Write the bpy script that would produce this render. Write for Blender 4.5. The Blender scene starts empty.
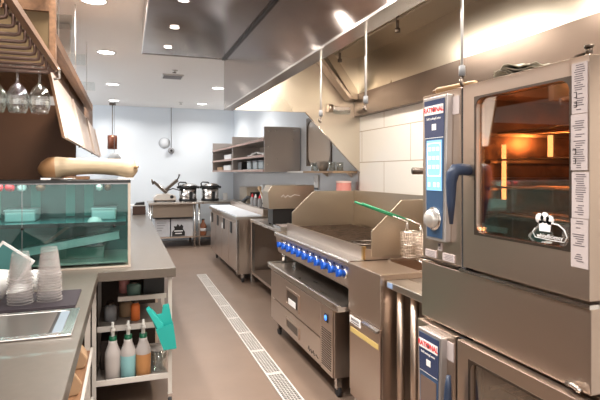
import bpy, math, random
from mathutils import Vector, Matrix
random.seed(7)
S = bpy.context.scene
COL = S.collection
PI = math.pi

# ------------------------------------------------------------ camera
cam = bpy.data.cameras.new('camera'); co = bpy.data.objects.new('camera', cam); COL.objects.link(co)
co.location = (0, 0, 1.5); co.rotation_euler = (PI/2, 0, math.radians(-18.94))
cam.sensor_width = 36; cam.lens = 36*507/600; cam.shift_y = -28/600; cam.clip_start = .05
S.camera = co
# ------------------------------------------------------------ world
W = bpy.data.worlds.new('world'); S.world = W; W.use_nodes = True
bg = W.node_tree.nodes['Background']; bg.inputs[0].default_value = (1, .96, .92, 1); bg.inputs[1].default_value = .55
# ------------------------------------------------------------ exposure
vs = S.view_settings; vs.view_transform = 'Standard'; vs.look = 'None'; vs.exposure = 0.22; vs.gamma = 1
vs.use_curve_mapping = False
S.cycles.transparent_max_bounces = 64


def area(name, loc, rot, sx, sy, power, color=(1, .93, .85), parent=None):
    l = bpy.data.lights.new(name, 'AREA'); l.shape = 'RECTANGLE'; l.size = sx; l.size_y = sy
    l.energy = power; l.color = color
    o = bpy.data.objects.new(name, l); COL.objects.link(o); o.location = loc; o.rotation_euler = rot
    return o
# added fill lamps behind the camera and at left, tilted up to brighten the ceiling
area('rear_fill', (-1.2, -2.6, 1.9), (math.radians(102), 0, 0), 5, 2.2, 60, (1, .95, .9))
area('left_fill', (-2.6, 8.6, 2.3), (math.radians(108), 0, math.radians(-80)), 3, 1.2, 70, (.86, .93, 1))
DOWN = 19     # watts per ceiling downlight
HOODW = 22    # watts per hood lamp

# ------------------------------------------------------------ materials
MATS = {}
def mat(name, col, rough=.5, metal=0, spec=.5, emit=None, es=1, alpha=None, noise=None, brushed=None, trans=0, ior=1.45, bump=0, coat=0):
    m = bpy.data.materials.new(name); m.use_nodes = True; nt = m.node_tree; b = nt.nodes['Principled BSDF']
    b.inputs['Base Color'].default_value = (*col, 1); b.inputs['Roughness'].default_value = rough
    b.inputs['Metallic'].default_value = metal; b.inputs['Specular IOR Level'].default_value = spec
    b.inputs['Transmission Weight'].default_value = trans; b.inputs['IOR'].default_value = ior
    b.inputs['Coat Weight'].default_value = coat
    if emit: b.inputs['Emission Color'].default_value = (*emit, 1); b.inputs['Emission Strength'].default_value = es
    tc = nt.nodes.new('ShaderNodeTexCoord')
    if noise:   # (scale, amount) soft mottling of the base colour
        n = nt.nodes.new('ShaderNodeTexNoise'); n.inputs['Scale'].default_value = noise[0]; n.inputs['Detail'].default_value = 6
        mp = nt.nodes.new('ShaderNodeMapping'); nt.links.new(tc.outputs['Object'], mp.inputs[0])
        if len(noise) > 2: mp.inputs['Scale'].default_value = noise[2]
        nt.links.new(mp.outputs[0], n.inputs['Vector'])
        r = nt.nodes.new('ShaderNodeMapRange'); r.inputs[3].default_value = 1-noise[1]; r.inputs[4].default_value = 1+noise[1]
        r.inputs[1].default_value = .3; r.inputs[2].default_value = .7
        nt.links.new(n.outputs[0], r.inputs[0])
        mx = nt.nodes.new('ShaderNodeVectorMath'); mx.operation = 'SCALE'; mx.inputs[0].default_value = col
        nt.links.new(r.outputs[0], mx.inputs['Scale']); nt.links.new(mx.outputs[0], b.inputs['Base Color'])
    if brushed:  # (mapping scale, roughness spread, bump strength)
        mp = nt.nodes.new('ShaderNodeMapping'); mp.inputs['Scale'].default_value = brushed[0]
        nt.links.new(tc.outputs['Object'], mp.inputs[0])
        n = nt.nodes.new('ShaderNodeTexNoise'); n.inputs['Scale'].default_value = 1; n.inputs['Detail'].default_value = 4
        nt.links.new(mp.outputs[0], n.inputs['Vector'])
        r = nt.nodes.new('ShaderNodeMapRange'); r.inputs[3].default_value = rough-brushed[1]; r.inputs[4].default_value = rough+brushed[1]
        nt.links.new(n.outputs[0], r.inputs[0]); nt.links.new(r.outputs[0], b.inputs['Roughness'])
        if brushed[2]:
            bp = nt.nodes.new('ShaderNodeBump'); bp.inputs['Strength'].default_value = brushed[2]; bp.inputs['Distance'].default_value = .01
            nt.links.new(n.outputs[0], bp.inputs['Height']); nt.links.new(bp.outputs[0], b.inputs['Normal'])
    if bump:
        n = nt.nodes.new('ShaderNodeTexNoise'); n.inputs['Scale'].default_value = bump[0]
        nt.links.new(tc.outputs['Object'], n.inputs['Vector'])
        bp = nt.nodes.new('ShaderNodeBump'); bp.inputs['Strength'].default_value = bump[1]; bp.inputs['Distance'].default_value = .01
        nt.links.new(n.outputs[0], bp.inputs['Height']); nt.links.new(bp.outputs[0], b.inputs['Normal'])
    MATS[name] = m
    return m

def thin_glass(name, tint, refl=.12, rough=.02):
    m = bpy.data.materials.new(name); m.use_nodes = True; nt = m.node_tree; nt.nodes.clear()
    out = nt.nodes.new('ShaderNodeOutputMaterial'); mix = nt.nodes.new('ShaderNodeMixShader')
    t = nt.nodes.new('ShaderNodeBsdfTransparent'); t.inputs[0].default_value = (*tint, 1)
    g = nt.nodes.new('ShaderNodeBsdfGlossy'); g.inputs['Roughness'].default_value = rough; g.inputs[0].default_value = (.9, .95, .95, 1)
    f = nt.nodes.new('ShaderNodeLayerWeight'); f.inputs[0].default_value = .35
    r = nt.nodes.new('ShaderNodeMapRange'); r.inputs[3].default_value = refl; r.inputs[4].default_value = .9
    nt.links.new(f.outputs['Facing'], r.inputs[0]); nt.links.new(r.outputs[0], mix.inputs[0])
    nt.links.new(t.outputs[0], mix.inputs[1]); nt.links.new(g.outputs[0], mix.inputs[2]); nt.links.new(mix.outputs[0], out.inputs[0])
    MATS[name] = m
    return m

def frosted(name, fac):
    m = bpy.data.materials.new(name); m.use_nodes = True; nt = m.node_tree; b = nt.nodes['Principled BSDF']; out = nt.nodes['Material Output']
    b.inputs['Base Color'].default_value = (.60, .55, .53, 1); b.inputs['Roughness'].default_value = .2
    t = nt.nodes.new('ShaderNodeBsdfTransparent'); mix = nt.nodes.new('ShaderNodeMixShader'); mix.inputs[0].default_value = fac
    f = nt.nodes.new('ShaderNodeLayerWeight'); f.inputs[0].default_value = .4
    r = nt.nodes.new('ShaderNodeMapRange'); r.inputs[3].default_value = fac*.4; r.inputs[4].default_value = fac*2
    nt.links.new(f.outputs['Facing'], r.inputs[0]); nt.links.new(r.outputs[0], mix.inputs[0])
    nt.links.new(t.outputs[0], mix.inputs[1]); nt.links.new(b.outputs[0], mix.inputs[2]); nt.links.new(mix.outputs[0], out.inputs[0])
    MATS[name] = m
    return m

steel = mat('brushed_steel', (.58, .475, .40), .32, 1, brushed=((2, 2.5, 160), .02, 0))
steel_v = mat('brushed_steel_vertical', (.58, .475, .40), .32, 1, brushed=((90, 90, 2), .02, 0))
steel_top = mat('worn_steel_top', (.62, .57, .52), .3, 1, brushed=((25, 3, 25), .1, .03))
steel_pol = mat('polished_hood_steel', (.38, .32, .29), .16, 1, brushed=((1.0, 2.2, 1.6), .02, .09))
def grain(m, an, axis='Z'):
    nt = m.node_tree; b = nt.nodes['Principled BSDF']; b.inputs['Anisotropic'].default_value = an
    tg = nt.nodes.new('ShaderNodeTangent'); tg.direction_type = 'RADIAL'; tg.axis = axis; nt.links.new(tg.outputs[0], b.inputs['Tangent'])
grain(steel_pol, .97, 'Y'); grain(steel, .5, 'Y'); grain(steel_v, .5, 'Y')
steel_dk = mat('trough_steel', (.20, .155, .13), .32, 1, brushed=((2, 2, 60), .05, .02))  # base darkened to stand in for the dark hood interior it reflects
rod_m = mat('satin_rod', (.72, .70, .68), .45, .3)
steel_in = mat('hood_inner_steel', (.74, .67, .57), .3, 1, brushed=((2, 3.0, 1.5), .08, .10))
steel_bright = mat('bright_steel', (.78, .75, .72), .22, 1)
steel_gold = mat('heat_tinted_steel', (.52, .44, .35), .35, 1, brushed=((3, 3, 40), .08, .04))
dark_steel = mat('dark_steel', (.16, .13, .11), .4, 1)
grime = mat('seasoned_griddle', (.10, .065, .045), .42, .6, noise=(22, .5), bump=(60, .15))
black = mat('black_plastic', (.015, .014, .014), .35)
rubber = mat('black_rubber', (.03, .028, .03), .7)
white_pl = mat('white_plastic', (.75, .74, .72), .35)
white_paint = mat('white_painted_metal', (.62, .58, .54), .4)
blue_knob = mat('blue_knob', (.01, .085, .46), .3)
navy = mat('navy_panel', (.035, .05, .11), .25)
navy_l = mat('slate_blue_panel', (.035, .075, .15), .35)
handle_b = mat('blue_grey_handle', (.03, .045, .085), .4)
red = mat('logo_red', (.75, .02, .03), .4)
paper = mat('printed_paper', (.50, .43, .42), .7)
ink = mat('ink', (.12, .1, .11), .7)
white_ink = mat('white_ink', (.85, .83, .82), .5)
wood = mat('cabinet_wood', (.24, .125, .065), .5, noise=(6, .25, (8, .6, 8)))
wood_l = mat('light_wood', (.55, .36, .2), .5, noise=(8, .15, (8, 1, 8)))
flap_m = mat('pale_laminate', (.78, .66, .58), .55)
olive = mat('olive_panel', (.20, .13, .06), .5)
brown_wall = mat('brown_panel', (.115, .052, .025), .5, noise=(2, .08))
counter_m = mat('stone_counter', (.105, .086, .07), .32, noise=(40, .06), coat=.1)
floor_m = mat('epoxy_floor', (.19, .134, .102), .42, noise=(3, .08), bump=(90, .02))
ceil_m = mat('ceiling_paint', (.93, .92, .90), .6)
back_m = mat('cool_white_paint', (.69, .74, .79), .55)
wallw_m = mat('cream_wall', (.75, .67, .58), .6)
steelwall = mat('wall_steel', (.50, .48, .47), .4, 1, brushed=((2, 60, 2), .05, .02))
green_c = mat('green_grip', (.02, .22, .10), .4)
teal_pl = mat('teal_plastic', (.02, .36, .32), .4)
dkgreen = mat('dark_green_cap', (.01, .12, .06), .4)
teal_pane = mat('teal_pane', (.02, .13, .12), .12, noise=(3, .5), coat=.3)
copper = mat('copper_brown', (.20, .07, .04), .35, .5, noise=(18, .3))
grey_pl = mat('grey_plastic', (.28, .28, .29), .45)
cardb = mat('cardboard', (.42, .27, .16), .8, noise=(6, .1))
pot_black = mat('cooker_black', (.02, .02, .022), .3)
pink = mat('pink_plastic', (.8, .33, .30), .45)
lamp_w = mat('lamp_diffuser', (1, 1, 1), .4, emit=(1, .95, .88), es=7)
glow = mat('oven_glow', (1, .6, .25), .4, emit=(1, .50, .2), es=4)
led = mat('blue_led', (.1, .3, 1), .4, emit=(.05, .25, 1), es=1.2)
scr = mat('touch_screen', (.25, .5, .8), .3, emit=(.10, .30, .58), es=.5)
scr_w = mat('screen_white', (.8, .9, 1), .3, emit=(.75, .88, 1), es=.45)
oven_in = mat('oven_interior', (.17, .08, .04), .3, .7, noise=(14, .6))
case_glass = thin_glass('case_glass', (.74, .90, .88), .03)
oven_glass = thin_glass('oven_glass', (.80, .68, .58), .02)
clear_glass = thin_glass('clear_glass', (.93, .95, .95), .10)
cup_clear = frosted('clear_cup', .15)
gold_squash = mat('squash_skin', (.50, .385, .25), .5, noise=(9, .14, (.5, 6, 6)), coat=.05)
amber = mat('amber_liquid_bottle', (.55, .26, .10), .35, trans=.15)
aqua = mat('aqua_liquid_bottle', (.28, .55, .58), .35, trans=.15)
milky = mat('translucent_bottle', (.52, .47, .45), .35, trans=.2)
liner = mat('beige_cloth', (.5, .43, .36), .8)
orange = mat('orange_label', (.8, .2, .05), .5)
foil = mat('crumpled_foil', (.5, .5, .44), .28, .9, bump=(30, .6))
greenish = mat('green_grey_plastic', (.16, .26, .22), .5)

# glossy white wall tile with thin joints
m = bpy.data.materials.new('white_tile'); m.use_nodes = True; nt = m.node_tree; b = nt.nodes['Principled BSDF']
tc = nt.nodes.new('ShaderNodeTexCoord'); mp = nt.nodes.new('ShaderNodeSeparateXYZ'); cb = nt.nodes.new('ShaderNodeCombineXYZ')
nt.links.new(tc.outputs['Object'], mp.inputs[0]); nt.links.new(mp.outputs[1], cb.inputs[0]); nt.links.new(mp.outputs[2], cb.inputs[1])
br = nt.nodes.new('ShaderNodeTexBrick'); br.inputs['Scale'].default_value = 1; br.inputs['Brick Width'].default_value = .95; br.inputs['Row Height'].default_value = .32
br.inputs['Mortar Size'].default_value = .004; br.inputs['Color1'].default_value = (.96, .95, .93, 1); br.inputs['Color2'].default_value = (.94, .92, .89, 1)
br.inputs['Mortar'].default_value = (.5, .42, .34, 1)
nt.links.new(cb.outputs[0], br.inputs['Vector']); nt.links.new(br.outputs[0], b.inputs['Base Color']); b.inputs['Roughness'].default_value = .18
tile_m = m

# ------------------------------------------------------------ mesh helpers
LOC = {}
class MB:
    def __init__(s): s.v = []; s.f = []; s.s = []; s.m = []; s.T = None
    def add(s, vs_, fs, smooth=False, mi=0):
        n = len(s.v)
        s.v += [tuple(s.T @ Vector(v)) if s.T else tuple(v) for v in vs_]
        for f in fs: s.f.append([n+i for i in f]); s.s.append(smooth); s.m.append(mi)
        return s
    def box(s, x0, x1, y0, y1, z0, z1, mi=0):
        v = [(x, y, z) for z in (z0, z1) for y in (y0, y1) for x in (x0, x1)]
        return s.add(v, [(0, 2, 3, 1), (4, 5, 7, 6), (0, 1, 5, 4), (2, 6, 7, 3), (0, 4, 6, 2), (1, 3, 7, 5)], False, mi)
    def prism(s, poly, ax, a, b, mi=0):
        def P(p, t):
            return (p[0], t, p[1]) if ax == 'y' else (t, p[0], p[1]) if ax == 'x' else (p[0], p[1], t)
        n = len(poly)
        v = [P(p, a) for p in poly]+[P(p, b) for p in poly]
        f = [tuple(range(n)), tuple(range(2*n-1, n-1, -1))]+[(i, i+n, (i+1) % n+n, (i+1) % n) for i in range(n)]
        return s.add(v, f, False, mi)
    def cyl(s, p0, p1, r, r2=None, n=14, mi=0, cap=True):
        p0 = Vector(p0); p1 = Vector(p1); d = (p1-p0); q = d.to_track_quat('Z', 'Y'); r2 = r if r2 is None else r2
        v = []
        for p, rr in ((p0, r), (p1, r2)):
            for i in range(n):
                a = 2*PI*i/n; v.append(p+q @ Vector((rr*math.cos(a), rr*math.sin(a), 0)))
        s.add(v, [(i, (i+1) % n, (i+1) % n+n, i+n) for i in range(n)], True, mi)
        if cap: 
            s.add(v[:n], [tuple(range(n-1, -1, -1))], False, mi); s.add(v[n:], [tuple(range(n))], False, mi)
        return s
    def lathe(s, c, prof, n=24, mi=0, axis=None):
        q = Vector(axis).to_track_quat('Z', 'Y') if axis else None
        v = []
        for r, z in prof:
            for i in range(n):
                a = 2*PI*i/n; p = Vector((r*math.cos(a), r*math.sin(a), z))
                if q: p = q @ p
                v.append(Vector(c)+p)
        f = [(j*n+i, j*n+(i+1) % n, (j+1)*n+(i+1) % n, (j+1)*n+i) for j in range(len(prof)-1) for i in range(n)]
        return s.add(v, f, True, mi)
    def tube(s, pts, r, n=8, mi=0):
        pts = [Vector(p) for p in pts]; v = []
        ref = None
        for i, p in enumerate(pts):
            d = (pts[min(i+1, len(pts)-1)]-pts[max(i-1, 0)]).normalized()
            if ref is None: ref = d.orthogonal().normalized()
            ref = (ref-d*ref.dot(d)).normalized(); w = d.cross(ref)
            rr = r[i] if isinstance(r, (list, tuple)) else r
            for k in range(n):
                a = 2*PI*k/n; v.append(p+(ref*math.cos(a)+w*math.sin(a))*rr)
        m_ = len(pts)
        f = [(j*n+i, j*n+(i+1) % n, (j+1)*n+(i+1) % n, (j+1)*n+i) for j in range(m_-1) for i in range(n)]
        f += [tuple(range(n-1, -1, -1)), tuple((m_-1)*n+i for i in range(n))]
        return s.add(v, f, True, mi)
    def ring(s, ax, t0, t1, out, inn, rad=.02, mi=0):
        """plate with a rounded rectangular hole; out/inn = (a0,a1,b0,b1)"""
        K = 4
        def loop(r_, rd):
            a0, a1, b0, b1 = r_; L = []
            for cx, cy, st in ((a1-rd, b1-rd, 0), (a0+rd, b1-rd, 1), (a0+rd, b0+rd, 2), (a1-rd, b0+rd, 3)):
                for i in range(K+1):
                    a = PI/2*(st+i/K); L.append((cx+rd*math.cos(a), cy+rd*math.sin(a)))
            return L
        A = loop(out, .002); B = loop(inn, rad); n = len(A)
        def P(p, t):
            return (p[0], t, p[1]) if ax == 'y' else (t, p[0], p[1]) if ax == 'x' else (p[0], p[1], t)
        v = [P(p, t0) for p in A]+[P(p, t0) for p in B]+[P(p, t1) for p in A]+[P(p, t1) for p in B]
        f = []
        for i in range(n):
            j = (i+1) % n
            f += [(i, j, n+j, n+i), (2*n+i, 3*n+i, 3*n+j, 2*n+j), (i, 2*n+i, 2*n+j, j), (n+i, n+j, 3*n+j, 3*n+i)]
        return s.add(v, f, False, mi)
    def build(s, name, mats, parent=None, bev=0, origin=None, sub=0, solid=0):
        o0 = Vector(LOC[parent.name]) if parent else Vector(origin) if origin else None
        if o0 is None:
            xs = [p[0] for p in s.v]; ys = [p[1] for p in s.v]; zs = [p[2] for p in s.v]
            o0 = Vector(((min(xs)+max(xs))/2, (min(ys)+max(ys))/2, min(zs)))
        me = bpy.data.meshes.new(name)
        me.from_pydata([tuple(Vector(p)-o0) for p in s.v], [], s.f)
        for m_ in (mats if isinstance(mats, (list, tuple)) else [mats]): me.materials.append(m_)
        for p, sm, mi in zip(me.polygons, s.s, s.m): p.use_smooth = sm; p.material_index = mi
        import bmesh
        bm = bmesh.new(); bm.from_mesh(me); bmesh.ops.remove_doubles(bm, verts=bm.verts, dist=1e-6)
        bmesh.ops.recalc_face_normals(bm, faces=bm.faces); bm.to_mesh(me); bm.free()
        o = bpy.data.objects.new(name, me); COL.objects.link(o)
        if parent: o.parent = parent
        else: o.location = o0
        LOC[o.name] = tuple(o0)
        if solid:
            md = o.modifiers.new('solid', 'SOLIDIFY'); md.thickness = solid; md.offset = 0
        if bev:
            md = o.modifiers.new('bevel', 'BEVEL'); md.width = bev; md.segments = 2; md.limit_method = 'ANGLE'; md.angle_limit = math.radians(50)
        if sub:
            md = o.modifiers.new('sub', 'SUBSURF'); md.levels = sub; md.render_levels = sub
        return o

def tag(o, label, cat, group=None, kind=None):
    o['label'] = label
    if cat: o['category'] = cat
    if group: o['group'] = group
    if kind: o['kind'] = kind
    return o
def thing(name, label, cat, loc, group=None):
    o = bpy.data.objects.new(name, None); COL.objects.link(o); o.location = loc; o.empty_display_size = .05
    LOC[o.name] = tuple(loc); return tag(o, label, cat, group)
def struct(o): o['kind'] = 'structure'; return o
def dup(root, loc=None, label=None, rotz=None, parent=None):
    c = root.copy(); COL.objects.link(c); LOC[c.name] = tuple(loc) if loc else LOC[root.name]
    if parent: c.parent = parent
    if loc: c.location = loc
    if label: c['label'] = label
    if rotz is not None: c.rotation_euler = (0, 0, rotz)
    for ch in list(root.children): dup(ch, parent=c)
    return c
B = lambda *a, **k: MB().box(*a, **k)

def text_part(name, txt, m, parent, loc, size, ext=.001, axis='x', bold=0):
    """lettering on a face that looks towards -X (axis x) or -Y (axis y)"""
    cu = bpy.data.curves.new(name, 'FONT'); cu.body = txt; cu.size = size; cu.extrude = ext; cu.align_x = 'CENTER'; cu.align_y = 'CENTER'; cu.offset = bold
    t = bpy.data.objects.new(name, cu); COL.objects.link(t)
    dg = bpy.context.evaluated_depsgraph_get(); me = bpy.data.meshes.new_from_object(t.evaluated_get(dg))
    bpy.data.objects.remove(t)
    R = Matrix(((0, 0, -1), (-1, 0, 0), (0, 1, 0))) if axis == 'x' else Matrix(((1, 0, 0), (0, 0, -1), (0, 1, 0)))
    base = Vector(LOC[parent.name]) if parent else Vector((0, 0, 0))
    for v in me.vertices: v.co = R @ v.co + Vector(loc) - base
    me.materials.clear(); me.materials.append(m)
    o = bpy.data.objects.new(name, me); COL.objects.link(o); o.parent = parent; LOC[o.name] = tuple(base)
    return o

def caster(parent, x, y, z0=0, h=.1):
    mb = MB().cyl((x-.012, y, z0+.035), (x+.012, y, z0+.035), .035, n=16)
    c = mb.build('caster', rubber, parent)
    B(x-.018, x+.018, y-.02, y+.02, z0+.05, z0+h).build('caster_fork', steel_bright, c)
    return c

# ============================================================ SETTING
struct(B(-3.4, 2.5, -3, 11.5, -.1, 0).build('floor', floor_m))
struct(B(-3.4, 2.5, -3, 11.5, 2.9, 3.0).build('ceiling', ceil_m))
struct(B(-3.4, 2.5, 11.4, 11.5, 0, 2.9).build('wall_back', back_m))
struct(B(-3.5, -3.4, -3, 11.5, 0, 2.9).build('wall_left', wallw_m))
# right wall with the opening of the pass-through window
WY0, WY1, WZ0, WZ1 = 5.58, 6.46, 1.58, 2.22
mb = B(2.32, 2.42, -3, WY0, 0, 2.9); mb.box(2.32, 2.42, WY1, 11.5, 0, 2.9); mb.box(2.32, 2.42, WY0, WY1, 0, WZ0); mb.box(2.32, 2.42, WY0, WY1, WZ1, 2.9)
struct(mb.build('wall_right', back_m))
w = struct(MB().ring('x', 2.306, 2.33, (WY0, WY1, WZ0, WZ1), (WY0+.04, WY1-.04, WZ0+.04, WZ1-.05), .10).build('window_1', dark_steel))
B(2.318, 2.328, WY0+.03, WY1-.03, WZ0+.03, WZ1-.03).build('pane', mat('frosted_pane', (.66, .58, .50), .25, .5), w)
struct(B(2.312, 2.32, -1, 4.82, .0, 2.12).build('trim_1', tile_m))
struct(B(2.308, 2.32, 4.835, 11.39, .2, 1.49).build('trim_2', steelwall))
struct(B(-3.39, -.452, 5.2, 5.3, .901, 2.12).build('wall_partition', brown_wall))
struct(B(-3.39, -.50, 5.2, 5.3, 2.12, 2.89).build('wall_upper_partition', mat('grey_panel', (.55, .52, .50), .5)))

# ============================================================ CEILING FITTINGS
def downlight(x, y, z, r, label, group, power=None, name='ceiling_light', spot=False):
    t = thing(name, label, 'ceiling light', (x, y, z), group)
    MB().lathe((x, y, z), [(r*1.12, 0), (r*1.12, -.006), (r*.96, -.008), (r*.96, -.002)], 24).build('trim_ring', white_pl if not spot else steel_bright, t)
    MB().lathe((x, y, z), [(r*.96, -.003), (r*.5, -.006), (.0001, -.006)], 24).build('diffuser', lamp_w, t)
    l = bpy.data.lights.new('bulb', 'AREA'); l.shape = 'DISK'; l.size = r*2; l.energy = power or DOWN; l.color = (1, .95, .89); l.spread = math.radians(150)
    o = bpy.data.objects.new('bulb', l); COL.objects.link(o); o.parent = t; o.location = (0, 0, -.012)
    return t
G = 'round recessed downlights in the white ceiling'
downlight(-.25, 4.45, 2.9, .10, 'round downlight cut off by the top edge of the photo', G)
downlight(-.22, 6.33, 2.9, .10, 'large round downlight left of the dark bulkhead, second from the camera', G)
downlight(-.20, 8.6, 2.9, .10, 'round downlight in the ceiling, third along the left row', G)
downlight(-.22, 10.55, 2.9, .10, 'farthest left round downlight, just above the copper pendant', G)
downlight(1.45, 8.44, 2.9, .10, 'round downlight nearest to the tip of the hood, right row', G)
downlight(1.48, 10.5, 2.9, .10, 'farthest right round downlight, near the back wall', G)
for y, d in ((2.45, 'round downlight above the bar, beyond the top edge of the photo'), (.45, 'round downlight overhead of the photographer'), (-1.55, 'round downlight in the ceiling behind the photographer')): downlight(-.25, y, 2.9, .10, d, G)
G2 = 'small spotlights set in the dark steel bulkhead'
for y, d in ((4.5, 'farthest of the three small spotlights in the dark steel bulkhead'), (3.87, 'middle one of the small spotlights in the dark steel bulkhead'), (3.24, 'nearest small spotlight in the bulkhead, cut by the top edge of the photo')):
    downlight(.342, y, 2.578, .035, d, G2, 12, 'bulkhead_spotlight', True)

for y, d in ((2.61, 'bulkhead spotlight just beyond the top edge of the photo'), (1.98, 'bulkhead spotlight above the display case, beyond the top edge'), (1.35, 'bulkhead spotlight above the oven, beyond the top edge')): downlight(.342, y, 2.578, .035, d, G2, 12, 'bulkhead_spotlight', True)
t = thing('ceiling_bulkhead', 'dark polished steel bulkhead under the ceiling beside the hood', 'bulkhead', (.51, 1.9, 2.58))
B(.14, .886, -1, 4.83, 2.58, 2.898).build('casing', steel_pol, t)
B(.132, .14, -1, 4.838, 2.576, 2.62).build('edge_trim', steel_bright, t)
B(.14, .886, 4.83, 4.838, 2.576, 2.898).build('end_trim', dark_steel, t)

t = thing('ceiling_vent', 'slim white rectangular vent plate on the ceiling', 'vent', (.635, 7.6, 2.88))
B(.49, .79, 7.45, 7.75, 2.882, 2.899).build('plate', white_pl, t, bev=.004)
for i in range(5): B(.51, .77, 7.48+i*.055, 7.50+i*.055, 2.876, 2.882).build('slat', grey_pl, t)
for x, y, d in ((.63, 7.15, 'small sprinkler head on the ceiling above the white vent plate'), (1.04, 10.4, 'small sprinkler head on the ceiling close to the back wall')):
    t = thing('sprinkler_head', d, 'sprinkler', (x, y, 2.85), 'ceiling sprinklers')
    MB().lathe((x, y, 2.898), [(.0001, 0), (.045, 0), (.045, -.006), (.012, -.012), (.012, -.03)], 14).build('rosette', white_pl, t)
    MB().lathe((x, y, 2.868), [(.0001, 0), (.028, -.002), (.028, -.008), (.0001, -.01)], 12).build('deflector', dark_steel, t)

# pendants near the back wall
t = thing('pendant_lamp', 'copper brown cylinder pendant lamp hanging before the back wall', 'pendant lamp', (-.262, 11.0, 1.96))
B(-.32, -.20, 10.95, 11.05, 2.86, 2.899).build('canopy', dark_steel, t)
MB().cyl((-.262, 11, 2.24), (-.262, 11, 2.87), .008).build('cord', dark_steel, t)
MB().lathe((-.262, 11, 0), [(.02, 2.25), (.092, 2.24), (.095, 2.2), (.095, 1.97), (.088, 1.965), (.085, 2.1), (.0001, 2.12)], 24).build('shade', copper, t)
t = thing('dome_shade_lamp', 'grey dome-shaped lamp with thin rod hanging behind the squash', 'pendant lamp', (-.21, 10.2, 1.55))
MB().lathe((-.21, 10.2, 0), [(.02, 1.86), (.07, 1.84), (.12, 1.77), (.135, 1.66), (.125, 1.67), (.06, 1.8), (.0001, 1.82)], 24).build('shade', mat('grey_enamel', (.32, .32, .32), .5), t)
MB().cyl((-.21, 10.2, 1.86), (-.21, 10.2, 2.899), .004).build('rod', grey_pl, t)

t = thing('wall_clock', 'pale round disc clock mounted high on the back wall', 'clock', (.79, 11.38, 2.0))
MB().lathe((.79, 11.399, 2.13), [(.108, .012), (.115, .012), (.12, .008), (.12, 0)], 28, axis=(0, -1, 0)).build('rim', mat('pale_rim', (.45, .47, .50), .5), t)
MB().lathe((.79, 11.393, 2.13), [(.0001, 0), (.112, 0), (.112, -.004)], 28, axis=(0, -1, 0)).build('face', mat('clock_face', (.70, .73, .76), .6), t)
t = thing('pull_cord_reel', 'small round grey reel hanging on a cord from the ceiling beside the clock', 'cord reel', (.93, 11.33, 1.9))
MB().cyl((.93, 11.33, 2.02), (.93, 11.33, 2.899), .009).build('cord', grey_pl, t)
MB().lathe((.93, 11.36, 1.965), [(.0001, .06), (.04, .06), (.065, .045), (.07, 0), (.0001, 0)], 20, axis=(0, -1, 0)).build('reel', grey_pl, t)
MB().lathe((.93, 11.297, 1.965), [(.0001, .006), (.025, .006), (.025, 0)], 16, axis=(0, -1, 0)).build('hub', black, t)

# ============================================================ HOOD
t = thing('exhaust_hood', 'long stainless steel exhaust hood over the cooking line', 'exhaust hood', (1.6, 2, 2.05))
fr = B(.888, .908, -.9, 4.83, 2.1, 2.898).build('front_panel', steel_pol, t)
B(.870, .8895, -.9, 4.832, 2.568, 2.579).build('corner_seam', black, t)
B(.884, .975, -.9, 4.83, 2.092, 2.104).build('front_lip', steel_bright, t)
B(.965, .975, -.9, 4.82, 2.104, 2.135).build('gutter', steel, t)
B(.908, 2.31, 4.81, 4.83, 2.1, 2.70).build('end_panel', steel_in, t)
B(.908, 2.31, -.9, -.88, 2.1, 2.70).build('end_panel', steel_in, t)
MB().prism([(1.70, 2.1), (2.305, 2.1), (2.305, 1.49)], 'y', 4.80, 4.812).build('end_skirt', steel_in, t)
MB().cyl((1.70, 4.798, 2.1), (2.305, 4.798, 1.49), .006).build('skirt_edge', steel_bright, t)
B(.908, 2.31, -.88, 4.81, 2.69, 2.70).build('roof_panel', steel_gold, t)
B(2.295, 2.312, -.88, 4.81, 2.29, 2.69).build('back_panel', steel_in, t)
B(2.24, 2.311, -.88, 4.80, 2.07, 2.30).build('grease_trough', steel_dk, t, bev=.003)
# filter track that slopes down at the far end
MB().prism([(1.88, 2.68), (1.98, 2.68), (2.235, 2.33), (2.235, 2.24), (2.19, 2.24)], 'y', 4.70, 4.805).build('filter_track', steel_gold, t)
MB().prism([(1.82, 2.60), (1.84, 2.62), (2.16, 2.25), (2.14, 2.23)], 'y', 4.66, 4.80).build('track_flange', steel, t)
MB().tube([(1.95, 4.6, 2.66), (1.95, 2, 2.66), (1.95, -.6, 2.66)], .012).build('fire_pipe', steel_gold, t)
for y in (4.5, 3.4, 2.3): MB().cyl((1.95, y, 2.58), (1.95, y, 2.69), .012).cyl((1.95, y, 2.56), (1.95, y, 2.59), .02).build('nozzle', dark_steel, t)
lf = B(1.98, 2.17, 4.73, 4.79, 2.115, 2.165).build('light_housing', steel_bright, t, bev=.008)
MB().cyl((1.93, 4.76, 2.145), (1.98, 4.76, 2.145), .04).build('lamp_collar', steel, lf)
MB().cyl((1.99, 4.74, 2.11), (2.16, 4.74, 2.11), .025).build('lamp_guard', clear_glass, lf)
for y in (.7, 2.1, 3.5):
    h = B(1.40, 1.60, y-.5, y+.5, 2.63, 2.688).build('lamp_tray', steel, t)
    B(1.42, 1.58, y-.48, y+.48, 2.622, 2.63).build('lamp_diffuser', lamp_w, h)
    l = area('hood_bulb', (1.5, y, 2.615), (0, 0, 0), .16, .95, HOODW, (1, .90, .76))
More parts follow.
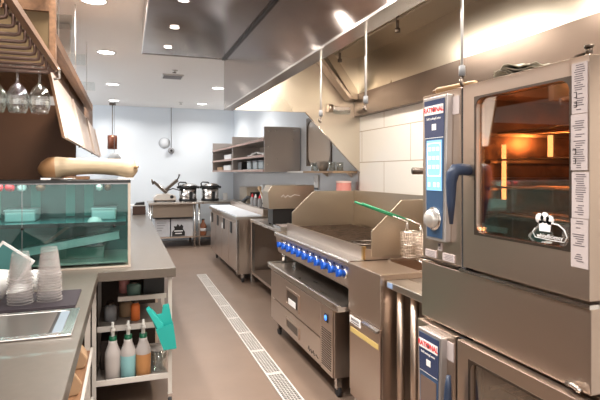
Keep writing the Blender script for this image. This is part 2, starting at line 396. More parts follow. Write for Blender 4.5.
for y, d in ((2.54, 'farthest thin steel hanging rod with hook under the hood lip'), (2.0, 'middle thin steel hanging rod with hook, in front of the white tiles'), (1.33, 'nearest thin steel hanging rod, ending behind the combi oven top')):
    t = thing('hanging_rod', d, 'hanging rod', (.99, y, 1.76), 'thin steel rods hanging from the hood lip')
    MB().cyl((.99, y, 1.83), (.99, y, 2.10), .0048).build('rod', rod_m, t)
    MB().lathe((.99, y, 1.80), [(.0001, .035), (.010, .03), (.011, 0), (.0001, -.002)], 12).build('ferrule', grey_pl, t)
    MB().tube([(.99, y, 1.80), (.99, y, 1.78), (.985, y-.01, 1.765), (.975, y-.015, 1.77), (.972, y-.015, 1.785)], .004).build('hook', dark_steel, t)

# ============================================================ COMBI OVENS
OX = 1.2
def combi(z0, H, label, upper=True):
    """z0 = bottom of the door, H = height of front"""
    t = thing('combi_oven', label, 'oven', (1.6, 1.48, z0-(.26 if upper else .0)))
    z1 = z0+H
    # body shell around the cavity
    c = MB(); c.box(1.245, 2.0, 1.06, 1.13, z0, z1); c.box(1.245, 2.0, 1.56, 1.90, z0, z1)
    c.box(1.245, 2.0, 1.13, 1.56, z1-.05, z1); c.box(1.245, 2.0, 1.13, 1.56, z0, z0+.09); c.box(1.9, 2.0, 1.13, 1.56, z0+.09, z1-.05)
    c.build('body', steel, t, bev=.003)
    cv = MB(); cv.box(1.89, 1.899, 1.131, 1.559, z0+.09, z1-.05); cv.box(1.25, 1.89, 1.131, 1.136, z0+.09, z1-.05); cv.box(1.25, 1.89, 1.553, 1.559, z0+.09, z1-.05)
    cv.box(1.25, 1.89, 1.136, 1.553, z0+.09, z0+.095); cv.box(1.25, 1.89, 1.136, 1.553, z1-.056, z1-.051)
    cav = cv.build('cavity_lining', oven_in, t)
    # fan baffle, racks, lamps
    f = MB().ring('x', 1.83, 1.84, (1.15, 1.54, z0+.11, z1-.07), (1.25, 1.45, z0+.25, z0+.45), .09); f.build('fan_baffle', oven_in, cav)
    for zz in (.20, .30, .40, .50):
        if zz > H-.12: continue
        r = MB()
        for yy in (1.145, 1.54): r.box(1.27, 1.82, yy, yy+.006, z0+zz, z0+zz+.012)
        r.build('tray_rail', mat_rail, cav)
    for zz in (.20, .30, .40, .50):
        g = MB()
        g.tube([(1.30, 1.15, z0+zz+.012), (1.30, 1.535, z0+zz+.012)], .004); g.tube([(1.75, 1.15, z0+zz+.012), (1.75, 1.535, z0+zz+.012)], .004)
        for k in range(10): g.tube([(1.30, 1.17+k*.038, z0+zz+.014), (1.75, 1.17+k*.038, z0+zz+.014)], .002, 5)
        g.build('wire_rack', mat_rail, cav)
    # control column
    c = MB(); c.box(OX+.01, 1.245, 1.632, 1.895, z0+.005, z1); c.build('control_column', steel_v, t, bev=.003)
    lo = .09 if upper else -.55
    pz0, pz1 = z0+lo, z1-.018
    if not upper: pz0 = .40
    F = OX-.020
    def trap(t0, t1, ins, za, zb):
        f = lambda z: max(0, min(1, (z1-z)/.6))*.018
        return MB().prism([(1.678+ins+f(zb), zb), (1.847-ins-f(zb)*1.2, zb), (1.847-ins-f(za)*1.2, za), (1.678+ins+f(za), za)], 'x', t0, t1)
    p = trap(F, OX+.012, 0, pz0, pz1).build('control_panel_rim', mat_rim, t, bev=.005)
    trap(F-.002, F+.001, .013, pz0+.014, pz1-.014).build('control_panel', navy_l, p)
    trap(F-.003, F-.0015, .013, z1-.185, pz1-.015).build('logo_field', navy, p)
    pl = B(F-.005, F-.003, 1.697, 1.829, z1-.092, z1-.055).build('logo_plate', white_ink, p, bev=.001)
    text_part('logo_letters', 'RATIONAL', red, pl, (F-.0058, 1.763, z1-.0735), .0285, .0006, bold=.0006)
    MB().lathe((F-.0056, 1.760, z1-.0735), [(.0001, .0016), (.006, .0016), (.006, 0)], 16, axis=(-1, 0, 0)).build('logo_dot', ink, pl)
    text_part('tagline', 'SelfCookingCenter', white_ink, p, (F-.0035, 1.765, z1-.108), .013, .0004)
    B(F-.004, F-.003, 1.747, 1.776, z1-.155, z1-.130).build('badge', white_ink, p)
    B(F-.0035, F-.002, 1.700, 1.826, z1-.187, z1-.185).build('seam_line', white_ink, p)
    if upper:
        s_ = B(F-.005, F-.001, 1.708, 1.812, 1.425, 1.628).build('touch_screen', scr, p)
        for k in range(3):
            for j in range(3):
                y = 1.724+j*.028
                B(F-.0062, F-.005, y, y+.018, 1.585-k*.036, 1.600-k*.036).build('screen_icon', scr_w, s_)
        MB().ring('x', F-.0058, F-.005, (1.712, 1.808, 1.482, 1.618), (1.716, 1.804, 1.486, 1.614), .012).build('screen_frame', scr_w, s_)
        for y in (1.722, 1.748, 1.786): B(F-.0062, F-.005, y, y+.014, 1.440, 1.458).build('screen_icon', scr_w, s_)
        k = MB().lathe((F-.002, 1.762, 1.312), [(.0001, .006), (.047, .006), (.047, 0)], 28, axis=(-1, 0, 0)).build('dial_ring', steel_bright, p)
        MB().lathe((F-.008, 1.762, 1.312), [(.038, 0), (.036, .016), (.026, .028), (.0001, .031)], 28, axis=(-1, 0, 0)).build('dial', mat_dial, k)
    else:
        B(F-.0035, F-.0015, 1.708, 1.818, .42, z1-.205).build('display_window', mat('dim_display', (.16, .11, .09), .15, noise=(3, .2)), p)
    B(OX+.006, OX+.0105, 1.638, 1.695, z1-.10, z1-.03).build('rating_sticker', paper, t)
    # door with window
    d = MB().ring('x', OX, OX+.04, (1.055, 1.606, z0+.012, z1), (1.118, 1.535, z0+.145, z1-.055), .035).build('door', steel, t, bev=.002)
    MB().ring('x', OX-.002, OX+.002, (1.113, 1.540, z0+.140, z1-.050), (1.121, 1.532, z0+.148, z1-.058), .033).build('window_trim', dark_steel, d)
    B(OX+.012, OX+.016, 1.112, 1.54, z0+.14, z1-.05).build('window_pane', oven_glass, d)
    if upper:
        hat = MB()
        for dy, dz, r in ((0, 0, .016), (-.021, .004, .017), (-.040, -.002, .015)):
            hat.lathe((OX+.012, 1.244+dy, 1.356+dz), [(.0001, .0015), (r, .0015), (r, 0)], 18, axis=(-1, 0, 0))
        hat.prism([(1.247, 1.35), (1.198, 1.35), (1.203, 1.318), (1.245, 1.318)], 'x', OX+.0105, OX+.012)
        hat.tube([(OX+.011, 1.197, 1.345), (OX+.011, 1.172, 1.343), (OX+.011, 1.150, 1.33), (OX+.011, 1.140, 1.31), (OX+.011, 1.148, 1.297)], .0019)
        hat.tube([(OX+.011, 1.262, 1.325), (OX+.011, 1.272, 1.313), (OX+.011, 1.262, 1.297), (OX+.011, 1.20, 1.294), (OX+.011, 1.15, 1.294)], .0012)
        hat.build('chef_hat_emblem', white_ink, d)
        text_part('emblem_lettering', 'whitefficiency', white_ink, d, (OX+.0105, 1.205, 1.304), .018, .0005)
    # handle: horizontal stub and downward lever
    hz = 1.512 if upper else .79
    h = MB().tube([(OX+.005, 1.572, hz-.005), (OX-.035, 1.576, hz-.002), (OX-.052, 1.580, hz-.004), (OX-.062, 1.585, hz-.020), (OX-.064, 1.590, hz-.05), (OX-.062, 1.594, hz-.12), (OX-.058, 1.598, hz-.205)],
           [.021, .022, .024, .024, .020, .016, .007], 14)
    if not upper: h = MB().tube([(OX-.042, 1.60, .745), (OX-.045, 1.60, .70), (OX-.048, 1.60, .60), (OX-.045, 1.60, .50), (OX-.02, 1.60, .46), (OX+.004, 1.60, .46)], [.008, .013, .018, .02, .02, .02], 12)
    h.build('handle', handle_b, d)
    return t, d
mat_rim = mat('satin_aluminium', (.50, .47, .46), .42, .8)
mat_rail = mat('oven_rail', (.42, .26, .16), .3, 1)
mat_dial = mat('silver_dial', (.66, .62, .58), .3, .6)
up, _ = combi(1.132, .692, 'upper stainless combi oven with lit blue touch screen and chef hat emblem')
B(1.206, 2.0, 1.056, 1.897, .884, 1.122).build('stand_panel', steel, up, bev=.003)
B(1.2, 1.236, 1.055, 1.63, 1.122, 1.134).build('drip_rail', steel_bright, up)
B(1.2, 1.215, 1.64, 1.895, 1.131, 1.1365).build('lower_rim', dark_steel, up)
MB().box(1.212, 1.245, 1.608, 1.631, 1.135, 1.82).build('door_gap', rubber, up)
for (y0, y1, z0_, z1_) in ((1.79, 1.868, 1.146, 1.174), (1.668, 1.744, 1.146, 1.176)):
    s_ = B(OX+.005, OX+.0098, y0, y1, z0_, z1_).build('warning_sticker', paper, up)
    mb = MB()
    for k in range(4): mb.box(OX+.0042, OX+.005, y0+.008, y1-.008-.01*(k % 2), z1_-.006-k*.006, z1_-.0045-k*.006)
    mb.build('sticker_print', ink, s_)
s_ = B(OX+.005, OX+.0098, 1.752, 1.777, 1.181, 1.212).build('pictogram_sticker', paper, up)
B(OX+.0042, OX+.005, 1.758, 1.772, 1.198, 1.209).build('sticker_print', ink, s_)
MB().prism([(1.758, 1.186), (1.772, 1.186), (1.758, 1.194)], 'x', OX+.0042, OX+.005).build('sticker_print', ink, s_)
c = MB().cyl((1.215, 1.07, 1.824), (1.215, 1.07, 1.845), .010).cyl((1.215, 1.07, 1.845), (1.215, 1.07, 1.852), .013)
c.build('hinge_pin', dark_steel, up)
B(1.205, 1.23, 1.08, 1.11, 1.8245, 1.832).build('hinge_plate', dark_steel, up)
for y, x, za, zb in ((1.515, 1.31, 1.40, 1.60), (1.30, 1.31, 1.55, 1.62)):
    MB().cyl((x, y, za), (x, y, zb), .008).build('halogen_lamp', glow, up)
l = bpy.data.lights.new('oven_bulb', 'POINT'); l.energy = 4; l.color = (1, .5, .2); l.shadow_soft_size = .03
o = bpy.data.objects.new('oven_bulb', l); COL.objects.link(o); o.location = (1.55, 1.40, 1.62)

OX = 1.174
low, _ = combi(.195, .678, 'lower stainless combi oven, mostly below the frame, with dark unlit display', False)
B(1.25, 1.98, 1.07, 1.88, .05, .19).build('plinth', dark_steel, low)
for y in (1.12, 1.84): 
    for x in (1.30, 1.92): MB().cyl((x, y, 0), (x, y, .06), .02).build('foot', steel_bright, low)
B(1.20, 1.245, 1.608, 1.631, .2, .870).build('door_gap', rubber, low)
MB().tube([(1.19, 1.075, .893), (1.19, 1.10, .90), (1.20, 1.13, .893)], .008).build('hinge_latch', steel_bright, low)

OX = 1.2
# notices taped down the right edge of the upper oven
seed = random.Random(3)
for i, (z1_, z0_, y0, d) in enumerate(((1.806, 1.664, 1.060, 'topmost printed notice taped to the right edge of the oven'), (1.662, 1.505, 1.060, 'second printed notice from the top on the oven edge, with two square brackets'),
                             (1.500, 1.371, 1.056, 'third printed notice from the top on the oven edge, wider with bold headings'), (1.369, 1.232, 1.058, 'lowest printed notice on the oven edge, densely printed'))):
    t = thing('paper_notice', d, 'notice', (OX-.001, 1.085, z0_), 'printed notices on the oven edge')
    y1 = 1.112+.003*(i % 2)
    B(OX-.0022, OX-.0004, y0, y1, z0_, z1_).build('sheet', paper, t)
    mb = MB(); z = z1_-.008
    while z > z0_+.006:
        if seed.random() < .85:
            wd = seed.uniform(.3, .85)*(y1-y0-.01); cy = (y0+y1)/2+(seed.uniform(-.004, .004))
            mb.box(OX-.0030, OX-.0022, cy-wd/2, cy+wd/2, z, z+.0022)
        z -= .0062
    mb.build('print', ink, t)
    if i == 1 or i == 0:
        for zz in (z0_+.045, z0_+.018):
            MB().box(OX-.0036, OX-.003, y1-.018, y1-.016, zz, zz+.016).box(OX-.0036, OX-.003, y1-.018, y1-.008, zz, zz+.0015).box(OX-.0036, OX-.003, y1-.018, y1-.008, zz+.0145, zz+.016).build('bracket_mark', black, t)

# things lying on top of the oven
t = MB()
rn = random.Random(5)
for k in range(4):
    pts = []
    n = 8
    for i in range(n+1):
        pts.append((i/n*.20-.10, .011*k+.012*math.sin(i*.9+k)*(1-i/n)+.006))
    vv = []; ff = []
    for i, (a, h) in enumerate(pts):
        for j in range(7):
            vv.append((1.29+j*.02+rn.uniform(-.004, .004), 1.46-a-k*.006, 1.826+max(.004, .9*h+.004*math.sin(j*1.7+i)+rn.uniform(-.002, .003)+.03*math.exp(-((i-2.5)/1.8)**2))))
    for i in range(n):
        for j in range(6): ff.append((i*7+j, i*7+j+1, (i+1)*7+j+1, (i+1)*7+j))
    t.add(vv, ff, True)
o = t.build('folded_cloth', mat('sage_grey_cloth', (.30, .29, .24), .7, noise=(30, .3)), solid=.004); tag(o, 'crumpled sage grey folded cloth lying on top of the upper oven', 'cloth')
t = thing('rolling_pin', 'pale wooden rolling pin lying at the left end of the oven top', 'rolling pin', (1.26, 1.74, 1.826))
MB().lathe((1.235, 1.83, 1.84), [(.0001, 0), (.011, .002), (.0135, .01), (.0135, .2), (.012, .21), (.0001, .212)], 14, axis=(.18, -.98, 0)).build('roller', wood_l, t)
MB().lathe((1.235, 1.83, 1.84), [(.0001, -.02), (.006, -.018), (.007, 0)], 10, axis=(.18, -.98, 0)).build('grip', wood, t)
o = MB().tube([(2.2, 2.10, 1.50), (1.45, 2.13, 1.505), (1.31, 2.14, 1.505)], .017, 10).build('wall_bracket_arm', dark_steel)
tag(o, 'short dark metal arm sticking out from the tiled wall beside the oven', 'bracket')
MB().box(2.19, 2.311, 2.07, 2.13, 1.46, 1.54).build('wall_plate', dark_steel, o)

# ============================================================ WORKTABLE BESIDE THE OVEN
t = thing('steel_worktable', 'narrow steel worktable squeezed between fryer and oven stack', 'worktable', (1.75, 2.2, 0))
B(1.36, 2.25, 1.935, 2.495, .862, .90).build('tabletop', steel_top, t, bev=.004)
lab = B(1.356, 1.361, 2.425, 2.475, .868, .895).build('maker_badge', mat('badge_blue', (.25, .35, .55), .4), t)
for x, y in ((1.42, 2.44), (1.42, 2.30), (2.2, 2.44), (2.2, 1.99)): MB().cyl((x, y, 0), (x, y, .862), .022).build('leg', steel_v, t)
B(2.2, 2.23, 1.95, 2.48, .1, .86).build('back_rail', dark_steel, t)

# ============================================================ FRYER
t = thing('deep_fryer', 'free-standing stainless deep fryer with cabinet door and yellow tape', 'fryer', (1.75, 2.73, 0))
c = MB(); Y0, Y1 = 2.505, 2.93
c.box(1.341, 2.16, Y0, Y1, .10, .60)
c.box(1.341, 1.60, Y0, Y1, .60, .93); c.box(2.10, 2.16, Y0, Y1, .60, .93); c.box(1.60, 2.10, Y0, Y0+.05, .60, .93); c.box(1.60, 2.10, Y1-.05, Y1, .60, .93)
c.build('cabinet', steel, t, bev=.002)
B(1.602, 2.098, Y0+.052, Y1-.052, .80, .84).build('oil_surface', mat('fry_oil', (.12, .06, .025), .08), t)
B(1.60, 2.10, Y1-.052, Y1-.02, .93, .945).build('tank_rim', steel_bright, t)
B(1.328, 1.342, Y0, Y1, .635, .93).build('front_apron', steel, t, bev=.003)
d = B(1.333, 1.341, Y0+.012, Y1-.008, .14, .622).build('cabinet_door', steel_v, t, bev=.002)
MB().prism([(1.333, .622), (1.315, .612), (1.312, .600), (1.333, .604)], 'y', 2.52, 2.72).build('door_handle', steel_bright, d)
s_ = B(1.330, 1.3335, 2.76, 2.915, .560, .605).build('product_label', white_ink, d)
mb = MB()
for k in range(7): mb.box(1.3293, 1.330, 2.785+k*.016, 2.796+k*.016, .578, .594)
mb.build('label_print', ink, s_)
MB().box(1.3293, 1.330, 2.78, 2.89, .566, .572).build('label_rule', ink, s_)
B(1.331, 1.3335, 2.535, 2.905, .505, .535).build('yellow_tape', mat('faded_yellow_tape', (.62, .45, .16), .5), d)
for x, y in ((1.38, 2.54), (1.38, 2.89), (2.1, 2.54), (2.1, 2.89)): caster(t, x, y)
B(2.145, 2.16, Y0-.56, Y1, .93, 1.32).build('backsplash', steel_gold, t)

def basket(x, y, dz, label, spread):
    t = thing('fryer_basket', label, 'fryer basket', (x, y, .98+dz), 'fryer baskets with green grips')
    m_ = MB(); z0, z1 = .965+dz, 1.125+dz; hx, hy = .048, .040
    for z in (z0, (z0+z1)/2, z1): m_.tube([(x-hx, y-hy, z), (x+hx, y-hy, z), (x+hx, y+hy, z), (x-hx, y+hy, z), (x-hx, y-hy, z)], .003, 6)
    m_.build('frame', steel_bright, t)
    m_ = MB()
    for i in range(7):
        a = x-hx+2*hx*i/6
        m_.tube([(a, y-hy, z1), (a, y-hy, z0), (a, y+hy, z0), (a, y+hy, z1)], .0016, 5)
    for i in range(5):
        a = y-hy+2*hy*i/4
        m_.tube([(x-hx, a, z1), (x-hx, a, z0), (x+hx, a, z0), (x+hx, a, z1)], .0016, 5)
    for i in range(8):
        z = z0+(z1-z0)*i/8
        m_.tube([(x-hx, y-hy, z), (x+hx, y-hy, z), (x+hx, y+hy, z), (x-hx, y+hy, z), (x-hx, y-hy, z)], .0014, 5)
    o = m_.build('wire_mesh', steel, t)
    e = (x-.36, y+.03+spread, z1+.19)
    q = (x-hx+.03, y+spread*.3, z1+.06)
    MB().tube([(x-hx+.02, y-.02, z1), q, ((q[0]*.7+e[0]*.3), q[1], q[2]*.7+e[2]*.3)], .004).tube([(x-hx+.02, y+.02, z1), q], .004).build('handle_wire', steel_bright, t)
    MB().tube([((q[0]*.8+e[0]*.2), q[1], q[2]*.8+e[2]*.2), e], [.006, .007], 10).build('grip', green_c, t)
    return t
basket(1.70, 2.80, .0, 'left fryer basket of fine wire with the longer visible green grip', .03)
basket(1.74, 2.69, -.01, 'right fryer basket, half hidden by the oven, green grip behind the first', .12)

# ============================================================ CHARBROILER RANGE
t = thing('gas_range', 'long stainless gas griddle range with eleven blue knobs', 'range', (1.75, 3.8, .65))
c = MB(); c.box(1.375, 2.14, 2.955, 4.635, .74, .915); c.build('body', steel, t)
MB().prism([(1.338, .925), (1.335, .895), (1.350, .885), (1.370, .76), (1.385, .74), (1.40, .74), (1.40, .93)], 'y', 2.952, 4.638).build('knob_panel', steel, t)
MB().prism([(1.333, .925), (1.345, .934), (1.45, .934), (1.45, .924), (1.345, .905), (1.333, .908)], 'y', 2.95, 4.64).build('landing_ledge', steel_bright, t, bev=.002)
c = MB(); c.box(1.448, 1.462, 2.97, 4.60, .93, 1.015); c.box(1.462, 2.14, 2.957, 2.97, .93, 1.0); c.build('griddle_wall', steel, t)
B(1.446, 1.470, 2.962, 2.985, .93, 1.018).build('corner_post', mat('brass_tint', (.5, .33, .15), .35, 1), t)
B(1.463, 2.145, 2.972, 4.598, .90, .975).build('griddle_plate', grime, t)
g = MB()
for k in range(34):
    y = 3.0+k*.047; g.box(1.52, 2.10, y, y+.012, .975, .986)
g.box(1.52, 1.535, 2.99, 4.58, .975, .985); g.box(2.09, 2.10, 2.99, 4.58, .975, .985)
g.build('grate', grime, t)
prof = [(1.50, .95), (1.50, 1.115), (1.72, 1.315), (2.146, 1.315), (2.146, .95)]
MB().prism(prof, 'y', 4.601, 4.613).build('side_splash', steel_gold, t, bev=.002)
MB().prism(prof, 'y', 2.945, 2.957).build('side_splash', steel_gold, t, bev=.002)
B(2.146, 2.160, 2.945, 4.613, .93, 1.32).build('backsplash', steel_gold, t, bev=.002)
for y in (2.99, 4.6):
    for x in (1.42, 2.08): MB().cyl((x, y, .66), (x, y, .745), .022).build('leg', steel_bright, t)
for k in range(11):
    y = 4.40-k*(4.40-3.04)/10
    base = MB().lathe((1.357, y, .835), [(.034, 0), (.034, .004), (.030, .010), (.0001, .010)], 20, axis=(-.985, 0, .17)).build('knob_bezel', steel_bright, t)
    MB().lathe((1.350, y, .836), [(.022, 0), (.021, .025), (.025, .028), (.025, .044), (.020, .050), (.0001, .050)], 18, axis=(-.985, 0, .17)).build('knob', blue_knob, base)
    MB().box(1.290, 1.304, y-.006, y+.006, .820, .868).build('knob_grip', blue_knob, base)
for k in range(11):
    y = 4.44-k*(4.40-3.04)/10
    MB().box(1.348, 1.358, y-.008, y+.008, .868, .882).build('pilot_marker', black, t)
o = MB()
for r in (.115, .085): o.lathe((1.63, 3.30, .9885), [(r, 0), (r+.006, .004), (r, .008), (r-.006, .004), (r, 0)], 28)
o.box(1.545, 1.715, 3.296, 3.304, .992, .996); o.box(1.626, 1.634, 3.215, 3.385, .992, .996)
tag(o.build('wire_ring', dark_steel), 'dark double wire ring lying on the near end of the griddle', 'wire ring')

# ============================================================ CHEF BASE FRIDGE
t = thing('drawer_refrigerator', 'low stainless drawer refrigerator under the blue-knobbed range', 'refrigerator', (1.7, 3.8, 0))
B(1.29, 2.1, 3.066, 4.595, .145, .605).build('body', steel, t, bev=.003)
mb = B(1.266, 2.12, 2.955, 4.635, .608, .640)
mb.box(1.266, 1.285, 2.955, 4.635, .640, .652); mb.box(1.285, 2.12, 4.61, 4.635, .640, .652)
mb.build('marine_top', steel_top, t, bev=.003)
for z0_, z1_ in ((.355, .590), (.155, .345)):
    d = B(1.276, 1.29, 3.285, 4.49, z0_, z1_).build('drawer', steel, t, bev=.003)
    a, b2 = z0_+.05, z1_-.065
    h = MB().ring('x', 1.268, 1.278, (3.73, 4.07, a-.012, b2+.012), (3.755, 4.045, a+.006, b2-.006), .012).build('handle_frame', steel, d)
    B(1.2745, 1.277, 3.75, 4.05, a, b2).build('handle_recess', dark_steel, h)
    if z0_ > .3: B(1.264, 1.2675, 3.80, 3.98, a+.012, a+.058).build('white_label', white_ink, h)
v = B(1.278, 1.29, 3.068, 3.28, .15, .590).build('grille_panel', steel, t)
for k in range(17):
    MB().prism([(3.09, .185+k*.0155), (3.258, .185+k*.0155), (3.258, .190+k*.0155), (3.09, .190+k*.0155)], 'x', 1.274, 1.279).build('louvre', dark_steel, v)
B(1.273, 1.279, 3.145, 3.205, .490, .545).build('switch_plate', black, v, bev=.002)
MB().lathe((1.273, 3.175, .518), [(.018, 0), (.018, .004), (.0001, .005)], 16, axis=(-1, 0, 0)).build('blue_switch', led, v)
MB().tube([(1.274, 3.53, .19), (1.274, 3.51, .22), (1.274, 3.50, .185), (1.274, 3.47, .21), (1.274, 3.45, .185), (1.274, 3.42, .215), (1.274, 3.40, .185), (1.274, 3.36, .205), (1.274, 3.32, .19)], .003, 6).build('maker_script', dark_steel, t)
for x, y in ((1.345, 3.13), (1.345, 4.5), (2.03, 3.13), (2.03, 4.5)): caster(t, x, y, 0, .145)

# ============================================================ FAR WORKTABLE + CONTACT GRILL
t = thing('steel_worktable', 'steel worktable with undershelf between range and prep fridge', 'worktable', (1.9, 5.6, 0))
B(1.55, 2.29, 4.66, 6.55, .845, .88).build('tabletop', steel_top, t, bev=.003)
B(1.555, 2.28, 4.68, 6.53, .17, .20).build('undershelf', steel, t)
for x, y in ((1.575, 4.70), (1.575, 6.50), (2.25, 4.70), (2.25, 6.50)): B(x-.02, x+.02, y-.02, y+.02, 0, .845).build('leg', steel_bright, t)
B(1.60, 2.28, 4.69, 4.71, .2, .84).build('side_panel', dark_steel, t)

t = thing('contact_grill', 'hooded heat-tinted steel countertop grill with slanted front', 'countertop grill', (1.85, 5.9, .88))
B(1.60, 2.06, 5.63, 5.84, .90, 1.075).build('body', black, t)
MB().prism([(1.535, 1.275), (1.545, 1.085), (1.56, 1.075), (2.10, 1.075), (2.10, 1.345), (1.585, 1.345)], 'y', 5.60, 5.86).build('hood_cover', steel_gold, t, bev=.004)
MB().tube([(1.69, 5.598, 1.21), (1.72, 5.598, 1.235), (1.74, 5.598, 1.205), (1.77, 5.598, 1.23), (1.80, 5.598, 1.21), (1.85, 5.598, 1.235), (1.92, 5.598, 1.225)], .004, 6).build('script_emblem', white_ink, t)
for x in (1.62, 2.04):
    for y in (5.66, 5.81): MB().cyl((x, y, .88), (x, y, .902), .02).build('foot', black, t)
o = thing('steel_tray', 'shallow pale steel tray on the worktable edge before the countertop grill', 'tray', (1.72, 5.35, .88))
mb = MB().ring('z', .885, .91, (1.57, 1.92, 5.22, 5.50), (1.585, 1.905, 5.235, 5.485), .02); mb.box(1.575, 1.915, 5.225, 5.495, .881, .888); mb.build('pan', steel_bright, o)
MB().box(1.60, 1.88, 5.25, 5.46, .888, .897).build('liner', paper, o)

# overshelf and items near the passage window
t = thing('wall_shelf', 'small steel wall shelf carrying glass bowls under the pass window', 'shelf', (2.18, 5.3, 1.47))
B(2.03, 2.306, 4.86, 5.80, 1.488, 1.512).build('board', mat('tan_board', (.36, .25, .16), .5), t)
for y in (5.0, 5.7): MB().prism([(2.24, 1.487), (2.306, 1.487), (2.306, 1.44)], 'y', y-.01, y+.01).build('bracket', steel, t)
def bowl(x, y, z, r, h, m_, label, g_, nm='glass_bowl'):
    o = MB().lathe((x, y, z), [(.0001, .004), (r*.45, .003), (r*.5, 0), (r*.75, h*.45), (r, h), (r*.97, h), (r*.7, h*.5), (r*.42, .012), (.0001, .012)], 24).build(nm, m_, origin=(x, y, z))
    return tag(o, label, 'bowl', g_)
gm = mat('milky_glass', (.62, .56, .50), .2, trans=.3)
bowl(2.17, 5.50, 1.512, .085, .11, gm, 'largest milky bowl at the middle of the shelf under the pass window', 'glassware on the small wall shelf')
for x, y, r, h, d in ((2.15, 5.72, .05, .10, 'squat clear glass jar at the left end of the shelf, left of the milky bowl'), (2.14, 5.15, .04, .10, 'clear drinking glass on the shelf just right of the milky bowl'), (2.16, 4.98, .04, .09, 'clear drinking glass at the right end of the small wall shelf')):
    o = MB().lathe((x, y, 1.512), [(.0001, .002), (r*.85, 0), (r, h), (r*.94, h), (r*.8, .008), (.0001, .008)], 20).build('drinking_glass', clear_glass, origin=(x, y, 1.512)); tag(o, d, 'glass', 'glassware on the small wall shelf')
o = B(2.10, 2.305, 5.84, 6.66, 1.490, 1.512).build('wall_ledge', white_pl); tag(o, 'narrow white ledge on the wall next to the big plain cabinet end panel', 'shelf')
t = thing('overshelf', 'low steel overshelf standing at the back of the worktable', 'shelf', (2.18, 5.1, .88))
B(2.10, 2.30, 4.72, 5.5, 1.13, 1.15).build('board', steel, t)
for y in (4.75, 5.47): B(2.11, 2.14, y-.012, y+.012, .88, 1.13).build('post', steel, t)
o = thing('pink_canister', 'pink plastic canister with white lid on the overshelf behind the range', 'canister', (2.19, 4.95, 1.15))
MB().lathe((2.19, 4.95, 1.15), [(.0001, 0), (.075, 0), (.082, .02), (.08, .235), (.0001, .235)], 24).build('jar', pink, o)
MB().lathe((2.19, 4.95, 1.385), [(.083, 0), (.083, .018), (.0001, .022)], 24).build('lid', mat('pale_lid', (.85, .62, .58), .4), o)
o = B(2.295, 2.308, 5.98, 6.14, 1.28, 1.46).build('wall_control_box', white_pl, bev=.004)
tag(o, 'white switch box on the steel wall panel below the small wall shelf', 'switch box'); B(2.288, 2.295, 5.99, 6.13, 1.275, 1.30).build('dark_base', black, o)

# ============================================================ WALL CABINETS ON THE RIGHT
def wallcab(y0, y1, label, near_panel):
    t = thing('wall_cabinet', label, 'wall cabinet', (2.05, (y0+y1)/2, 1.50), 'open steel shelf cabinets on the right wall')
    B(1.79, 2.306, y1-.02, y1, 1.5, 2.125).build('side_panel', steelcab, t)
    p = B(1.79, 2.306, y0, y0+.02, 1.5, 2.125).build('side_panel', steelcab, t)
    for z in (1.505, 1.71, 1.935):
        s_ = B(1.79, 2.306, y0+.02, y1-.02, z, z+.012).build('shelf_board', steelcab, t)
        B(1.782, 1.795, y0+.02, y1-.02, z-.004, z+.030).build('shelf_lip', mat_lip, s_)
    B(2.29, 2.306, y0+.02, y1-.02, 1.517, 2.125).build('back_panel', steelcab, t)
    if near_panel:
        mb = MB()
        for x, z in ((1.86, 2.06), (1.95, 2.07), (1.85, 1.85), (1.97, 1.68), (2.2, 1.95), (2.22, 2.08), (1.84, 1.60)): mb.lathe((x, y0, z), [(.010, 0), (.008, .004), (.0001, .005)], 10, axis=(0, -1, 0))
        mb.build('rivet', steel_bright, p)
    return t
steelcab = mat('cabinet_steel', (.50, .45, .42), .38, 1, brushed=((60, 60, 2), .05, .02))
mat_lip = mat('lip_brown_steel', (.42, .27, .22), .4, .7)
wallcab(6.72, 8.92, 'nearer open steel wall cabinet with the large plain end panel', True)
wallcab(8.95, 11.1, 'farther open steel wall cabinet reaching the back wall', False)
tray = B(1.84, 2.24, 7.0, 8.3, 1.518, 1.540).build('plastic_tray', white_pl, bev=.004); tag(tray, 'white tray on the bottom shelf of the nearer wall cabinet', 'tray')
for i, y in enumerate((7.10, 7.45, 7.85)):
    t = thing('storage_tub', ['nearest', 'middle', 'farthest'][i]+' grey translucent storage tub on the white tray', 'tub', (2.0, y+.13, 1.541), 'tubs on the tray in the wall cabinet')
    B(1.87, 2.17, y, y+.27, 1.541, 1.66).build('tub', mat('smoky_tub', (.30, .36, .38), .2, trans=.2) if i == 0 else MATS['smoky_tub'], t, bev=.012)
    B(1.865, 2.175, y-.005, y+.275, 1.66, 1.675).build('lid', grey_pl, t)
o = B(1.85, 2.2, 8.45, 8.75, 1.518, 1.67).build('black_bin', black, bev=.01); tag(o, 'black bin at the far end of the bottom shelf of the nearer wall cabinet', 'bin')
mb = MB(); vv = []; ff = []
for i in range(11):
    for j in range(6): vv.append((1.84+j*.07, 6.95+i*.10, 1.728+.03*abs(math.sin(i*1.1+j*.9))+.045*math.exp(-((i-5)/3)**2)))
for i in range(10):
    for j in range(5): ff.append((i*6+j, i*6+j+1, (i+1)*6+j+1, (i+1)*6+j))
mb.add(vv, ff, True); o = mb.build('folded_towel', white_pl, solid=.01); tag(o, 'heap of white towelling on the middle shelf of the nearer wall cabinet', 'towel')
for y0_, z0_, d in ((9.3, 1.724, 'white carton on the middle shelf of the farther wall cabinet'), (9.35, 1.518, 'white carton on the bottom shelf of the farther wall cabinet, near end')):
    o = B(1.84, 2.1, y0_, y0_+.7, z0_, z0_+.11).build('white_carton', white_pl, bev=.004); tag(o, d, 'carton')
o = B(1.84, 2.1, 10.2, 10.8, 1.518, 1.60).build('brown_carton', cardb, bev=.004); tag(o, 'brown carton on the bottom shelf of the farther wall cabinet', 'carton')

